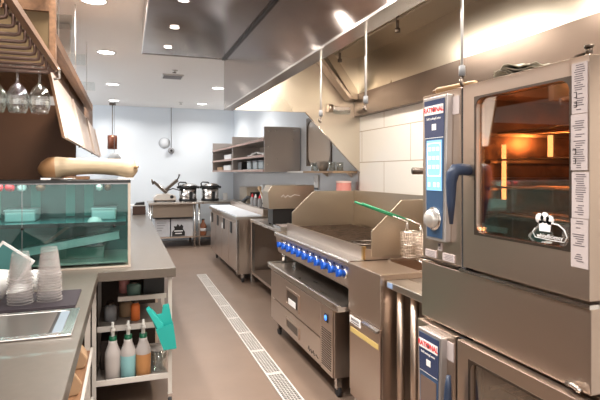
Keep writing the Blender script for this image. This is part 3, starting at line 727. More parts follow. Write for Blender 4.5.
# ============================================================ PREP FRIDGE
t = thing('prep_refrigerator', 'long stainless prep table refrigerator under the right wall cabinets', 'refrigerator', (1.8, 7.8, 0))
B(1.43, 2.25, 6.67, 8.96, .13, .862).build('body', steel_v, t, bev=.003)
B(1.40, 1.43, 6.67, 6.72, .13, .862).build('corner_trim', steel_bright, t)
for k in range(4):
    y0_ = 6.74+k*.55
    d = B(1.405, 1.43, y0_, y0_+.53, .20, .80).build('door', steel_v, t, bev=.004)
    B(1.398, 1.406, y0_+.30, y0_+.42, .64, .80).build('handle', black, d, bev=.004)
    if k in (1, 3): B(1.396, 1.405, y0_+.45, y0_+.51, .64, .72).build('door_tag', white_ink, d)
B(1.385, 2.25, 6.66, 8.97, .862, .895).build('worktop', steel_top, t)
r = B(1.76, 2.25, 6.68, 8.95, .895, .99).build('pan_rail', steel, t, bev=.004)
for k in range(7): B(1.80, 2.1, 6.75+k*.31, 7.02+k*.31, .990, .998).build('pan_lid', black if k % 3 == 0 else steel_bright, r)
for x, y in ((1.5, 6.78), (1.5, 8.85), (2.15, 6.78), (2.15, 8.85)): caster(t, x, y, 0, .13)
o = B(1.392, 1.745, 6.68, 8.95, .896, .917).build('cutting_board', mat('white_board', (.80, .85, .92), .4), bev=.004); tag(o, 'long white cutting board on the front of the prep fridge', 'cutting board')
t = thing('stick_blender', 'black hand tool standing on the rear rail of the prep fridge', 'kitchen tool', (1.83, 8.2, 1.0))
MB().tube([(1.83, 8.2, 1.0), (1.84, 8.2, 1.03), (1.88, 8.1, 1.09), (1.97, 8.0, 1.06)], [.04, .035, .03, .02]).build('grip', black, t)
t = thing('food_warmer', 'boxy brown-fronted food warmer on the rear rail of the prep fridge', 'food warmer', (2.05, 8.4, 1.0))
B(1.92, 2.27, 8.35, 8.93, 1.0, 1.24).build('case', steel_gold, t, bev=.006); B(1.98, 2.2, 8.342, 8.352, 1.03, 1.16).build('front_panel', black, t)
for i, y in enumerate((7.75, 8.02)):
    o = B(2.10, 2.24, y, y+.16, 1.0, 1.29).build('white_canister', white_pl, bev=.02); tag(o, ['nearer', 'farther'][i]+' upright white canister at the wall behind the cutting board', 'canister', 'white canisters on the prep fridge')
for i, (y, c_) in enumerate(((7.0, red), (7.25, white_ink), (7.45, red))):
    t = thing('squeeze_bottle', ['nearest squeeze bottle with red cap on the prep fridge rail', 'squeeze bottle with white cap on the prep fridge rail', 'farther squeeze bottle with red cap on the prep fridge rail'][i], 'bottle', (1.80, y, 1.0), 'squeeze bottles on the prep fridge rail')
    MB().lathe((1.80, y, 1.0), [(.0001, 0), (.028, 0), (.03, .02), (.03, .10), (.02, .125), (.0001, .125)], 16).build('bottle', grey_pl, t)
    MB().lathe((1.80, y, 1.125), [(.02, 0), (.018, .015), (.006, .05), (.0001, .05)], 12).build('cap', c_, t)
t = thing('wooden_peel', 'wooden paddle leaning over the rear rail of the prep fridge', 'paddle', (2.0, 7.3, 1.0))
MB().tube([(1.90, 7.05, 1.02), (1.98, 7.5, 1.12), (2.04, 7.95, 1.22)], .014).build('grip', wood_l, t)
MB().box(2.02, 2.06, 7.9, 8.0, 1.20, 1.27).build('blade', wood_l, t, bev=.008)

# ============================================================ BACK TABLE
t = thing('back_worktable', 'steel worktable along the back wall holding slicer and rice cookers', 'worktable', (1.2, 10.7, 0))
TT = .895
B(.42, 2.28, 10.28, 11.2, TT-.035, TT).build('tabletop', steel_top, t, bev=.003)
B(.46, 2.26, 10.33, 11.15, .185, .21).build('undershelf', steel, t)
for x in (.46, 1.31, 1.40, 2.2):
    for y in (10.35, 11.12): MB().cyl((x, y, 0), (x, y, TT-.035), .02).build('leg', steel_bright, t)
B(.50, 1.28, 10.34, 11.1, .60, TT-.036).build('drawer_box', mat('tan_steel', (.30, .24, .19), .45, .4), t)
B(.49, 1.29, 10.335, 11.1, .585, .60).build('drawer_rail', black, t)
# boxes
for x0, x1, d in ((.54, .83, 'left white cardboard box on the undershelf of the back table'), (.85, 1.28, 'right white cardboard box with black emblem on the undershelf of the back table')):
    t = thing('cardboard_box', d, 'box', ((x0+x1)/2, 10.6, .21), 'white boxes under the back table')
    B(x0, x1, 10.40, 10.85, .211, .565).build('carton', mat('white_carton_%d' % (x0*10), (.52, .52, .54), .7, noise=(9, .05)), t, bev=.003)
    if x0 > .8:
        mb = MB().prism([(.87, .22), (1.12, .22), (1.12, .30), (1.08, .36), (1.09, .41), (1.05, .45), (1.02, .41), (.98, .46), (.95, .41), (.90, .42), (.92, .36), (.87, .30)], 'y', 10.394, 10.400); mb.build('emblem', black, t)
        MB().box(.91, 1.08, 10.391, 10.395, .31, .33).box(.93, 1.06, 10.391, 10.395, .26, .28).build('emblem_rule', white_ink, t)
    else:
        mb = MB()
        for k in range(4): mb.box(.58, .76-.03*k, 10.394, 10.4, .48-k*.05, .495-k*.05)
        mb.build('print', grey_pl, t)
t = thing('sauce_bottle', 'orange-brown bottle with white label on the undershelf by the boxes', 'bottle', (1.50, 10.5, .21))
MB().lathe((1.50, 10.5, .21), [(.0001, 0), (.062, 0), (.065, .02), (.065, .20), (.03, .26), (.028, .30), (.0001, .30)], 20).build('bottle', mat('brown_orange', (.30, .11, .05), .3), t)
MB().lathe((1.50, 10.5, .21), [(.0655, .08), (.0662, .08), (.0662, .14), (.0655, .14)], 20).build('label_band', white_ink, t)
MB().lathe((1.50, 10.5, .51), [(.03, 0), (.03, .03), (.0001, .03)], 12).build('cap', dark_steel, t)
# rice cookers
def cooker(x, label):
    t = thing('rice_cooker', label, 'rice cooker', (x, 10.75, TT), 'two large rice cookers on the back table')
    MB().lathe((x, 10.75, TT), [(.0001, .02), (.165, .02), (.175, .04), (.178, .28), (.0001, .28)], 32).build('body', steelpot, t)
    MB().lathe((x, 10.75, TT), [(.17, 0), (.185, .005), (.185, .045), (.178, .05)], 32).build('base_ring', pot_black, t)
    MB().lathe((x, 10.75, TT), [(.178, .27), (.195, .275), (.198, .31), (.19, .325), (.178, .325)], 32).build('rim_band', pot_black, t)
    l_ = MB().lathe((x, 10.75, TT), [(.19, .325), (.16, .355), (.09, .372), (.0001, .378)], 32).build('lid', steel_bright, t)
    MB().tube([(x-.19, 10.68, TT+.30), (x-.20, 10.66, TT+.37), (x-.17, 10.65, TT+.395), (x-.06, 10.65, TT+.39), (x-.04, 10.66, TT+.37)], .014).build('lid_handle', pot_black, l_)
    for s_ in (-1, 1): B(x+s_*.205-.02, x+s_*.205+.02, 10.70, 10.80, TT+.26, TT+.31).build('side_handle', pot_black, t, bev=.008)
    B(x+.01, x+.075, 10.555, 10.575, TT+.05, TT+.20).build('switch_panel', pot_black, t, bev=.004)
    return t
steelpot = mat('cooker_steel', (.55, .52, .50), .25, 1, brushed=((30, 30, 1), .06, .02))
cooker(1.22, 'left rice cooker, steel drum with black rim, next to the slicer')
cooker(1.68, 'right rice cooker, steel drum with black rim, near the prep board')
o = B(1.95, 2.04, 10.68, 10.76, TT, TT+.16).build('white_jug', white_pl, bev=.015); tag(o, 'small white jug right of the right rice cooker', 'jug')
# slicer
t = thing('meat_slicer', 'tilted electric food slicer with cream base on the back table', 'slicer', (.76, 10.75, TT))
mb = MB().prism([(.52, TT+.035), (.98, TT+.035), (.95, TT+.13), (.80, TT+.17), (.60, TT+.15), (.53, TT+.09)], 'y', 10.60, 10.95); mb.build('base', mat('cream_enamel', (.62, .57, .52), .35, .3), t, bev=.01)
B(.54, .96, 10.62, 10.93, TT+.015, TT+.035).build('foot_plate', dark_steel, t)
for x in (.56, .94):
    for y in (10.64, 10.90): MB().cyl((x, y, TT), (x, y, TT+.016), .018).build('rubber_foot', rubber, t)
MB().lathe((.72, 10.72, TT+.29), [(.0001, -.02), (.13, -.012), (.15, 0), (.13, .012), (.0001, .02)], 28, axis=(.65, -.15, .75)).build('blade_disc', steel_bright, t)
MB().prism([(.50, TT+.40), (.54, TT+.43), (.80, TT+.20), (.76, TT+.15)], 'y', 10.62, 10.66).build('gauge_plate', dark_steel, t)
MB().prism([(.70, TT+.22), (.74, TT+.18), (1.02, TT+.42), (.98, TT+.46)], 'y', 10.60, 10.80).build('carriage', dark_steel, t, bev=.006)
MB().tube([(.98, 10.66, TT+.42), (1.02, 10.66, TT+.49), (1.04, 10.66, TT+.56)], [.012, .015, .02]).build('push_handle', black, t)
MB().tube([(.78, 10.62, TT+.22), (.90, 10.60, TT+.27), (1.04, 10.60, TT+.23)], .012).build('lever', black, t)
MB().tube([(.53, 10.63, TT+.36), (.50, 10.63, TT+.41), (.49, 10.63, TT+.46)], [.03, .02, .012]).build('tension_knob', dark_steel, t)
MB().lathe((.88, 10.598, TT+.10), [(.035, 0), (.035, .02), (.0001, .022)], 18, axis=(0, -1, 0)).build('dial', black, t)

# ============================================================ FLOOR DRAIN
t = thing('floor_drain', 'long narrow slotted steel drain channel running along the floor', 'floor drain', (1.04, 5.2, 0))
DX0, DX1 = .972, 1.104
B(DX0+.008, DX1-.008, 2.6, 7.44, .0005, .002).build('channel', mat('dark_channel', (.02, .018, .016), .6), t)
mb = MB(); mb.box(DX0, DX0+.012, 2.6, 7.46, .001, .010); mb.box(DX1-.012, DX1, 2.6, 7.46, .001, .010); mb.box(DX0, DX1, 7.445, 7.46, .001, .010); mb.build('edge_frame', mat_drain := mat('drain_steel', (.62, .58, .55), .45, .2), t)
y = 2.62
while y < 7.4:
    L = min(.50, 7.44-y); g = MB()
    g.box(DX0+.013, DX1-.013, y, y+.016, .002, .009); g.box(DX0+.013, DX1-.013, y+L-.018, y+L-.004, .002, .009)
    k = y+.016
    while k < y+L-.03:
        g.box(DX0+.013, DX1-.013, k+.012, k+.017, .002, .008); k += .028
    for i in range(1, 5): 
        x = DX0+.013+(DX1-DX0-.026)*i/5; g.box(x-.002, x+.002, y+.016, y+L-.018, .002, .0085)
    g.build('grate', mat_drain, t); y += L

# ============================================================ ISLAND COUNTER
o = MB().prism([(-.158, .15), (-.158, 3.25), (.297, 3.265), (.297, 8.8), (-2.2, 8.8), (-2.2, .15)], 'z', .842, .90).build('island_worktop', counter_m, bev=.003)
tag(o, 'long beige stone worktop wrapping around the bar and under the display case', 'worktop')
t = thing('counter_cabinet', 'steel-clad cabinet under the far part of the stone worktop', 'cabinet', (-.6, 6.4, 0))
B(-2.1, .22, 4.2, 8.7, .08, .84).build('carcass', steel, t)
for k in range(5): B(.22, .24, 4.22+k*.89, 5.08+k*.89, .10, .83).build('side_panel', mat('pale_bounce_side', (.55, .46, .38), .45) if k == 0 else MATS['pale_bounce_side'], t, bev=.002)  # unseen aisle side, made pale to brighten reflections in the steel opposite
B(-2.05, .20, 4.25, 8.65, 0, .08).build('plinth', black, t)
B(-.84, .22, 4.185, 4.2, .0, .84).build('end_panel', mat('bay_shade_sheet', (.035, .022, .016), .6), t)  # near-black sheet added to stand in for the shade behind the rack
# dark open bay behind the cart
t = thing('bar_undercounter', 'open bar undercounter frame with two shelves below the near worktop arm', 'shelf unit', (-.6, 1.9, 0))
for z in (.44, .14):
    s_ = B(-.86, -.20, .3, 3.30, z-.02, z).build('shelf_board', wood, t)
    B(-.20, -.186, .3, 3.30, z-.022, z+.004).build('edge_strip', white_paint, s_)
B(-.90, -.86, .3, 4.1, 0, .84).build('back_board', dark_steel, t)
for y in (.35, 3.27): B(-.232, -.202, y-.015, y+.015, 0, .84).build('post', white_paint, t)
MB().prism([(-.40, .60), (-.202, .60), (-.202, .84), (-.40, .84)], 'y', 3.29, 3.31).build('apron_panel', steel, t)
for i, (x, y, z, a, d) in enumerate(((-.30, 3.02, .44, .1, 'crumpled brown paper bag on the upper undercounter shelf'), (-.31, 2.66, .44, .3, 'flat folded cardboard wedge on the undercounter shelf, closer to the camera'))):
    o = MB(); o.prism([(-.09, 0), (.08, 0), (.10, .05), (.05, .13), (-.02, .10), (-.09, .05)], 'y', -.07, .07); 
    o = o.build('paper_bag', cardb, origin=(0, 0, 0), bev=.008); o.location = (x, y, z); o.rotation_euler = (0, 0, a); tag(o, d, 'paper bag')

# ============================================================ CART WITH SPRAY BOTTLES
t = thing('steel_shelf_rack', 'white steel shelf rack on casters tucked under the worktop end', 'shelf rack', (.04, 3.6, 0))
for x in (-.186, .268):
    for y in (3.37, 4.05):
        p = B(x-.012, x+.012, y-.012, y+.012, .07, .83).build('post', white_paint, t)
        MB().cyl((x-.01, y, .03), (x+.01, y, .03), .03).build('caster', rubber, p); B(x-.014, x+.014, y-.014, y+.014, .05, .075).build('caster_stem', steel_bright, p)
s_ = B(-.174, .256, 3.36, 4.05, .175, .186).build('shelf_board', mat('shelf_grey', (.22, .19, .17), .5), t); B(-.174, .256, 3.358, 3.372, .176, .208).build('shelf_lip', white_paint, s_)
s_ = B(-.174, .256, 3.50, 4.05, .485, .495).build('shelf_board', MATS['shelf_grey'], t); B(-.174, .256, 3.49, 3.502, .470, .505).build('shelf_lip', white_paint, s_)
s_ = B(-.05, .256, 3.52, 4.05, .655, .665).build('shelf_board', MATS['shelf_grey'], t); B(-.05, .256, 3.51, 3.522, .655, .685).build('shelf_lip', white_paint, s_)

def spray(x, y, m_, label):
    t = thing('spray_bottle', label, 'spray bottle', (x, y, .186), 'spray bottles on the rack')
    z = .186
    b_ = MB().lathe((x, y, z), [(.0001, .003), (.04, 0), (.047, .01), (.048, .10), (.048, .145)], 24).build('liquid_body', m_, t)
    MB().lathe((x, y, z), [(.048, .145), (.047, .17), (.036, .20), (.027, .225), (.026, .245), (.0001, .245)], 24).build('shoulder', milky, t)
    MB().lathe((x, y, z), [(.024, .245), (.024, .272), (.0001, .272)], 16).build('collar', dkgreen, t)
    h = MB().lathe((x, y, z), [(.012, .272), (.012, .30), (.017, .302), (.017, .318), (.009, .322), (.008, .36), (.0001, .362)], 14); h.build('pump_head', white_pl, t)
    MB().tube([(x, y, z+.345), (x-.004, y-.03, z+.347), (x-.006, y-.045, z+.34)], .006).build('nozzle', white_pl, t)
    return t
spray(-.080, 3.435, milky, 'leftmost spray bottle, milky and nearly clear, green collar')
spray(.013, 3.435, aqua, 'middle spray bottle, filled with light blue liquid')
spray(.105, 3.435, amber, 'right spray bottle, filled with orange-brown liquid')
t = thing('clear_tub', 'clear plastic round tub beside the orange-brown spray bottle', 'tub', (.205, 3.50, .186))
MB().lathe((.205, 3.50, .188), [(.0001, 0), (.048, 0), (.055, .14), (.052, .14), (.046, .004), (.0001, .004)], 24).build('tub', clear_glass, t)
MB().lathe((.205, 3.50, .33), [(.058, -.006), (.058, .004), (.0001, .006)], 24).build('lid', mat('cloudy_lid', (.5, .46, .44), .3, trans=.4), t)
MB().prism([(-.02, .03), (.02, .03), (.02, .08), (-.02, .08)], 'y', -.056, -.052).build('label_patch', paper, None)
bpy.data.objects.remove(bpy.data.objects['label_patch'])

# teal scoop holder hanging on the rail
t = thing('scoop_caddy', 'teal plastic ice scoop in its holder hanging on the rack post', 'scoop', (.24, 3.33, .4))
q = [(.223, .381), (.300, .384), (.279, .545), (.176, .513)]
c_ = MB().prism(q, 'y', 3.285, 3.291); c_.prism(q, 'y', 3.342, 3.348)
for i in (0, 1, 3):
    a_, b_ = q[i], q[(i+1) % 4]; d_ = .003
    c_.prism([(a_[0], a_[1]), (b_[0], b_[1]), (b_[0]+d_, b_[1]+d_), (a_[0]+d_, a_[1]+d_)], 'y', 3.291, 3.342)
c_.build('holder', teal_pl, t)
MB().prism([(.176, .513), (.150, .575), (.119, .640), (.135, .655), (.168, .622), (.186, .598), (.214, .603), (.222, .655), (.258, .662), (.279, .545), (.265, .42), (.215, .42)], 'y', 3.326, 3.336).build('back_plate', teal_pl, t, bev=.003)
MB().prism([(.119, .640), (.140, .648), (.222, .545), (.235, .44), (.205, .44), (.180, .525)], 'y', 3.296, 3.318).build('scoop_blade', mat('teal_plastic_light', (.03, .44, .39), .4), t, bev=.004)
# clutter on the rack's upper shelves
for i, (x, y, z, r, h, m_, d) in enumerate(((.06, 3.62, .496, .03, .13, orange, 'small bottle with bright orange wrap on the middle rack shelf'), (-.10, 3.66, .496, .04, .12, grey_pl, 'grey canister on the middle rack shelf, left side'),
        (.0, 3.75, .496, .045, .11, cardb, 'tan jar on the middle rack shelf behind the orange one'), (.05, 3.62, .666, .045, .09, greenish, 'pale green jar on the top rack shelf'), (-.01, 3.72, .666, .035, .11, pink, 'dull red jar on the top rack shelf, left end'))):
    t = thing('storage_jar', d, 'jar', (x, y, z), 'jars stored on the rack')
    MB().lathe((x, y, z), [(.0001, 0), (r, 0), (r*1.02, h*.75), (r*.6, h*.9), (.0001, h*.9)], 18).build('jar', m_, t)
    MB().lathe((x, y, z+h*.9), [(r*.62, 0), (r*.62, h*.12), (.0001, h*.12)], 14).build('lid', dark_steel, t)
o = B(.11, .25, 3.60, 3.95, .666, .78).build('black_crate', black, bev=.006); tag(o, 'black plastic crate on the top rack shelf, right side', 'crate')
o = B(-.16, -.06, 3.6, 3.95, .187, .38).build('dark_crate', mat('dark_brown_box', (.05, .035, .03), .6), bev=.006); tag(o, 'dark brown crate at the back of the bottom rack shelf', 'crate')

# ============================================================ BAR TOP
sink_m = mat('sink_cover_steel', (.30, .26, .235), .3, 1)
t = thing('drip_sink', 'steel rimmed drop-in sink with covering plate in the near worktop', 'sink', (-.55, 2.2, .90))
MB().ring('z', .901, .909, (-.93, -.188, 2.02, 2.405), (-.90, -.225, 2.06, 2.375), .02).build('rim', steel_bright, t, bev=.003)
B(-.26, -.226, 2.062, 2.373, .901, .907).build('gasket', mat('blue_grey_seal', (.16, .20, .24), .4), t)
MB().ring('z', .9, .906, (-.90, -.26, 2.058, 2.378), (-.885, -.272, 2.07, 2.366), .01).build('black_seal', black, t)
B(-.50, -.272, 2.07, 2.366, .901, .906).build('cover_plate', sink_m, t)
B(-.885, -.515, 2.07, 2.366, .901, .905).build('inner_plate', sink_m, t)
B(-.515, -.50, 2.07, 2.366, .901, .909).build('divider', steel_bright, t)
mb = B(-1.0, -.212, 2.44, 2.775, .9005, .906)
for k in range(22): mb.box(-1.0, -.212, 2.445+k*.015, 2.452+k*.015, .906, .912)
tag(mb.build('bar_mat', mat('aubergine_rubber', (.045, .034, .042), .6)), 'ribbed dark rubber bar mat under the cup stacks', 'mat')

# cups: upside-down clear plastic cups, nested
def cup_mesh():
    H, R, r = .118, .050, .033
    m_ = MB().lathe((0, 0, 0), [(R+.003, .001), (R, .004), (R*.985, .012), (r+.002, H-.004), (r, H), (.0001, H)], 28)
    return m_.lathe((0, 0, 0), [(R+.001, 0), (R+.004, .002), (R+.001, .004)], 28, 1)
cup0 = cup_mesh().build('plastic_cup', [cup_clear, frosted('cup_rim', .45)], origin=(0, 0, 0))
first = True
for (cx, cy, n, side) in ((-.449, 2.56, 10, 'left'), (-.333, 2.58, 11, 'right')):
    for k in range(n):
        o = cup0 if first else dup(cup0); first = False
        o.location = (cx+.0012*math.sin(k*2.3), cy, .912+k*.0125)
        g_ = 'clear cups nested in the %s stack' % side
        tag(o, ('topmost upturned clear plastic cup of the %s stack' % side) if k == n-1 else ('clear plastic cup nested upside down within the %s stack on the mat' % side), 'cup', g_)
t = thing('ceramic_bowl', 'white rounded ceramic bowl cut off by the left photo edge', 'bowl', (-.60, 2.68, .912))
MB().lathe((-.60, 2.68, .912), [(.0001, 0), (.06, 0), (.085, .05), (.095, .12), (.09, .12), (.055, .01), (.0001, .01)], 28).build('bowl', white_pl, t)
o = MB().lathe((-.56, 2.86, .90), [(.0001, 0), (.07, 0), (.12, .018), (.115, .02), (.06, .006), (.0001, .006)], 28).build('small_plate', white_pl); tag(o, 'small white plate on the worktop behind the left cup stack', 'plate')
o = MB().lathe((-.425, 2.86, .90), [(.0001, 0), (.028, 0), (.036, .10), (.033, .10), (.025, .006), (.0001, .006)], 20).build('paper_cup', white_pl); tag(o, 'white paper cup glimpsed between the two clear cup stacks', 'cup')

# tablet
t = thing('tablet', 'white-framed tablet with teal screen leaning askew on the bar', 'tablet', (-.58, 3.05, .90))
M = Matrix.Translation((-.589, 3.08, 1.018)) @ Matrix.Rotation(math.radians(-10), 4, 'X') @ Matrix.Rotation(math.radians(36), 4, 'Y')
mb = MB(); mb.T = M; mb.box(-.1, .1, 0, .008, -.07, .07); mb.build('case', white_pl, t, bev=.006)
mb = MB(); mb.T = M; mb.box(-.086, .086, -.001, 0, -.056, .056); mb.build('screen', mat('teal_screen', (.03, .15, .145), .4), t)
MB().tube([(-.575, 3.085, .95), (-.575, 3.10, .915), (-.575, 3.08, .902)], .012).box(-.64, -.51, 3.03, 3.14, .90, .908).build('stand', grey_pl, t)

# ============================================================ DISPLAY CASE
t = thing('glass_display_case', 'glass-fronted refrigerated display case on the stone worktop', 'display case', (-.75, 3.65, .90))
cx0, cx1, cy0, cy1, cz0, cz1 = -1.55, .028, 3.37, 3.92, .90, 1.45
B(cx0, cx1, cy0, cy1, cz0, cz0+.012).build('base_frame', mat_post := mat('satin_cream_metal', (.50, .42, .35), .4, .4), t, bev=.002)
B(cx0, cx1, cy0, cy1, cz1-.018, cz1).build('top_frame', black, t, bev=.002)
B(cx0, cx1-.014, cy0+.002, cy0+.010, cz1-.026, cz1-.018).build('front_header', grey_pl, t)
for x in (cx1-.016, cx0): 
    for y in (cy0, cy1-.014): B(x, x+.015, y, y+.014, cz0+.012, cz1-.018).build('post', mat_post, t)
MB().cyl((-.583, cy0+.006, cz0+.012), (-.583, cy0+.006, cz1-.02), .0025).build('joint_strip', grey_pl, t)
B(cx0+.01, cx1-.017, cy0+.004, cy0+.008, cz0+.03, cz1-.02).build('front_pane', case_glass, t)
B(cx1-.008, cx1-.004, cy0+.016, cy1-.016, cz0+.03, cz1-.02).build('side_pane', case_glass, t)
B(cx0+.01, cx1-.017, cy1-.010, cy1-.004, cz0+.03, cz1-.02).build('back_pane', teal_pane, t)
s_ = B(cx0+.01, cx1-.03, cy0+.03, cy1-.03, 1.176, 1.182).build('glass_shelf', mat('shelf_glass', (.15, .42, .42), .1, trans=.3), t)
B(cx0+.01, cx1-.03, cy0+.022, cy0+.030, 1.163, 1.187).build('shelf_edge', black, s_)
B(cx0+.01, cx1-.02, cy0+.03, cy1-.02, .929, .94).build('deck', mat('deck_green_grey', (.42, .42, .38), .25, .2), t)
for x in (-.58, -.07): MB().lathe((x, cy0+.003, 1.163), [(.0001, .006), (.009, .006), (.009, 0)], 12, axis=(0, -1, 0)).build('clamp', black, t)
for x in (-.40, -.28, -.62, -.86, -1.1): B(x, x+.06, cy1-.016, cy1-.011, 1.19, cz1-.03).build('rear_mullion', mat('pale_teal', (.14, .42, .38), .3), t)
# contents
l_ = area('case_strip_light', (-.5, 3.5, 1.43), (0, 0, 0), .9, .04, 1.4, (.85, 1, .97))
for x0, x1, z, d in ((-.72, -.55, 1.183, 'white food container on the left of the glass shelf in the display case'), (-.215, -.065, 1.183, 'white food container on the right of the glass shelf in the display case')):
    q = thing('food_container', d, 'container', ((x0+x1)/2, 3.7, z), 'white containers in the display case')
    B(x0, x1, 3.60, 3.82, z, z+.07).build('tub', mat('teal_white', (.55, .66, .66), .4) if x0 < -.5 else MATS['teal_white'], q, bev=.008)
    B(x0-.004, x1+.004, 3.596, 3.824, z+.07, z+.078).build('lid', MATS['teal_white'], q)
for i, (x, y, m_) in enumerate(((-.68, 3.55, red), (-.62, 3.58, white_pl), (-.74, 3.53, red), (-.51, 3.56, copper))):
    o = MB().lathe((x, y, 1.405), [(.0001, -.028), (.022, -.022), (.030, 0), (.022, .022), (.0001, .026)], 16).build('hanging_bauble', m_)
    MB().cyl((x, y, 1.43), (x, y, 1.433), .003).build('stub', dark_steel, o)
    tag(o, ['dark red round ornament hung inside the case, between two others', 'white round ornament hung inside the display case', 'leftmost dark red round ornament hung inside the display case', 'copper round ornament hung inside the case, farthest right of the left group'][i], 'ornament', 'round ornaments hung in the display case')
for i, (x, y) in enumerate(((-.165, 3.55), (-.115, 3.57))):
    o = MB().lathe((x, y, 1.405), [(.0001, -.03), (.018, -.02), (.022, 0), (.014, .022), (.0001, .026)], 16).build('hanging_bauble', [mat_dial, copper][i]); tag(o, ['silver ornament hung inside the case above the right container', 'copper ornament hung inside the case above the right container'][i], 'ornament', 'round ornaments hung in the display case')
q = thing('slanted_tray', 'pale slanted serving tray on the deck of the display case', 'tray', (-.32, 3.6, .94))
mb = MB(); mb.T = Matrix.Translation((-.32, 3.60, 1.055)) @ Matrix.Rotation(math.radians(-9), 4, 'Y'); mb.box(-.30, .28, -.12, .14, -.004, .004); mb.box(-.30, .28, -.128, -.12, -.03, .02); mb.build('tray', MATS['teal_white'], q, bev=.003)
B(-.50, -.14, 3.58, 3.66, .94, 1.01).build('stand', greenish, q)
o = MB().prism([(-.62, .945), (-.60, .945), (-.34, 1.14), (-.36, 1.155)], 'y', 3.66, 3.70).build('tong_rod', dark_steel); tag(o, 'dark slanted bar propped inside the display case, behind the tray', 'bar')
o = MB().lathe((-.19, 3.52, 1.183), [(.0001, .03), (.03, .024), (.045, 0)], 18).build('small_dome', white_pl); tag(o, 'small white dome lid on the glass shelf, left of the right container', 'lid')

# squash
t = thing('long_squash', 'giant pale cream long-necked squash with tan bulb lying on the display case', 'squash', (-.23, 3.62, 1.45))
pts = []; rad = []
N = 26
for i in range(N+1):
    a = i/N; x = -.535+.61*a
    keys = [(0, .012), (.03, .045), (.10, .066), (.18, .070), (.27, .062), (.36, .056), (.5, .053), (.65, .053), (.78, .056), (.87, .062), (.94, .063), (.98, .045), (1, .012)]
    for (a0, r0), (a1, r1) in zip(keys, keys[1:]):
        if a0 <= a <= a1: r = r0+(r1-r0)*(a-a0)/(a1-a0)
    zc = 1.45+.064+.020*math.sin(a*PI)*.9
    pts.append((x, 3.62+.01*math.sin(a*4), zc+ (.006 if .1 < a < .9 else 0))); rad.append(r)
MB().tube(pts, rad, 18).build('body', None if 0 else gold_squash, t)
# tan bulb skin at the left end, slightly proud
MB().tube([(p[0]-.001, p[1], p[2]) for p in pts[0:6]], [r*1.02 for r in rad[0:5]]+[rad[5]*.97], 18).build('tan_bulb', mat('tan_bulb_skin', (.36, .19, .085), .45), t)
MB().tube([(.06, 3.56, 1.53), (.066, 3.545, 1.535), (.075, 3.535, 1.534)], [.014, .010, .007]).build('stem', wood_l, t)
for x in (-.46, .0): B(x-.05, x+.05, 3.56, 3.68, 1.4505, 1.462).build('cradle', steel_bright, t)
o = MB().tube([(-.44, 3.47, 1.456), (-.30, 3.47, 1.456)], .006).build('steel_clip', steel_bright); tag(o, 'thin steel clip lying on the top of the case in front of the squash', 'clip')
o = B(-.385, -.23, 3.60, 3.70, 1.451, 1.472).build('wooden_board', wood, bev=.003); tag(o, 'small dark wooden board under the middle of the squash', 'board')

# printer at the far end of the island
t = thing('receipt_printer', 'brown boxy receipt printer at the far end of the worktop', 'printer', (.18, 7.6, .90))
B(.09, .262, 7.5, 7.75, .901, 1.02).build('case', mat('dark_brown_plastic', (.07, .035, .025), .5), t, bev=.006)
B(.06, .262, 7.5, 7.8, 1.02, 1.032).build('lid', white_pl, t)
MB().prism([(.11, 1.032), (.25, 1.032), (.25, 1.075), (.14, 1.065)], 'y', 7.52, 7.7).build('cover', black, t, bev=.004)

# ============================================================ OVERHEAD BAR CABINETS
t = thing('glass_rack_cabinet', 'wood-framed overhead cabinet with olive back above the hanging glasses', 'cabinet', (-.8, 2.8, 2.0))
B(-.35, -.322, 2.70, 2.74, 1.99, 2.60).build('post', wood, t)
B(-1.5, -.35, 2.71, 2.74, 2.02, 2.30).build('back_board', olive, t)
B(-1.5, -.35, 2.69, 2.74, 2.27, 2.335).build('top_rail', wood, t)
B(-1.5, -.35, 2.73, 2.76, 2.335, 2.60).build('upper_board', wood, t)
B(-1.5, -.35, 2.70, 2.72, 1.985, 2.02).build('lower_rail', wood, t)
B(-.35, -.33, 1.2, 2.70, 2.45, 2.60).build('fascia', wood, t)

for i, (y0, y1, d) in enumerate(((3.40, 4.67, 'nearest overhead cabinet with pale lift-up flap hanging open'), (4.70, 6.25, 'middle overhead cabinet with pale lift-up flap'), (6.28, 7.8, 'farthest overhead cabinet with pale lift-up flap, toward the back wall'))):
    t = thing('overhead_cabinet', d, 'cabinet', (-.7, (y0+y1)/2, 2.13), 'overhead cabinets with pale flaps')
    if i == 0 or True:
        yy1 = min(y1, 5.19) if i < 2 else y1
        B(-1.0, -.45, y0, y1 if i != 1 else y1, 2.13, 2.36).build('carcass', wood, t) if i == 0 else B(-.498 if y1 > 5.2 else -1, -.45, y0, y1, 2.13, 2.36).build('carcass', wood, t)
    f = MB().prism([(-.436, 2.125), (-.353, 1.712), (-.368, 1.709), (-.451, 2.122)], 'y', y0, y1-.01).build('flap', flap_m, t, bev=.002)
    MB().prism([(-.4365, 2.125), (-.3535, 1.712), (-.3685, 1.709), (-.4515, 2.122)], 'y', y0-.006, y0-.0005).build('edge_band', wood, f)
    MB().prism([(-.347, 1.735), (-.344, 1.712), (-.353, 1.7115), (-.356, 1.735)], 'y', y0+.1, y1-.1).build('finger_rail', flap_m, f)
    for y in (y1-.06,): MB().prism([(-.415, 2.11), (-.332, 1.72), (-.353, 1.716), (-.436, 2.106)], 'y', y, y+.03).build('batten', flap_m, f)
    for y in (y1-.25,): B(-.36, -.35, y, y+.02, 1.695, 1.71).build('catch', dark_steel, f)
t = thing('ceiling_beam', 'long brown wooden beam running above the pale cabinet flaps', 'beam', (-.39, 5.4, 2.2))
B(-.42, -.36, 2.95, 6.25, 2.20, 2.265).build('beam', wood, t, bev=.003)
B(-.44, -.40, 2.95, 6.25, 2.265, 2.335).build('upper_strip', flap_m, t)
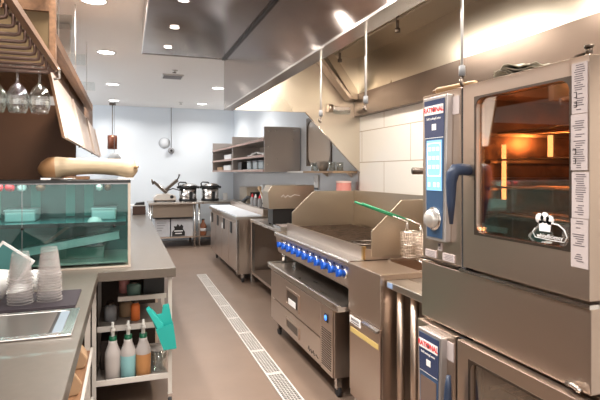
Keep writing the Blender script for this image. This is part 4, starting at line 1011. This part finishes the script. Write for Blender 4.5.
for y in (3.5, 4.6, 5.9): MB().cyl((-.40, y, 2.33), (-.40, y, 2.899), .0035).build('suspension_wire', white_pl, t)
for y in (3.25, 4.3, 5.6): B(-.44, -.30, y, y+.008, 2.335, 2.42).build('acrylic_tab', clear_glass, t)

# glass rack
t = thing('glass_hanging_rack', 'dark wire stemware rack hanging overhead at the left', 'glass rack', (-.7, 2.0, 1.95))
mat_rack = mat('bronze_wire', (.17, .11, .09), .35, .9)
MB().box(-.318, -.296, 1.2, 2.60, 1.972, 1.995).build('side_rail', wood, t)
B(-1.3, -.312, 2.585, 2.60, 1.962, 1.985).build('end_rail', mat_rack, t)
for k in range(15):
    y = 2.56-k*.098
    MB().tube([(-1.3, y, 1.950), (-.40, y, 1.950), (-.345, y, 1.950), (-.333, y, 1.953), (-.330, y, 1.962), (-.330, y, 2.0), (-.335, y, 2.012), (-.36, y, 2.015)], .0065, 6).build('wire', mat_rack, t)
MB().tube([(-.306, 2.60, 1.985), (-.300, 2.62, 1.985), (-.295, 2.62, 1.94), (-.32, 2.62, 1.935)], .006).build('end_hook', steel_bright, t)
for y in (1.4, 2.4): MB().cyl((-.9, y, 2.05), (-.9, y, 2.899), .006).build('suspension_rod', mat_rack, t)

# wine glasses hanging upside down
def wineglass(x, y, label):
    t = thing('wine_glass', label, 'wine glass', (x, y, 1.76), 'wine glasses hanging upside down from the rack')
    z = 1.955
    MB().lathe((x, y, z), [(.0001, .012), (.034, .010), (.034, .007), (.006, .003), (.0045, -.01), (.0045, -.055), (.008, -.065)], 24).build('stem', clear_g2, t)
    MB().lathe((x, y, z), [(.008, -.065), (.028, -.085), (.042, -.115), (.045, -.14), (.041, -.17), (.034, -.195), (.0325, -.195), (.0395, -.17), (.0435, -.14), (.0405, -.116), (.027, -.088), (.0001, -.070)], 28).build('bowl', clear_g2, t)
    return t
clear_g2 = thin_glass('wine_glass_clear', (.93, .93, .93), .06, .03)
wineglass(-.362, 2.50, 'rightmost wine glass hanging upside down from the rack')
wineglass(-.449, 2.50, 'middle wine glass hanging upside down from the rack')
wineglass(-.536, 2.50, 'leftmost wine glass hanging from the rack, cut by the photo edge')
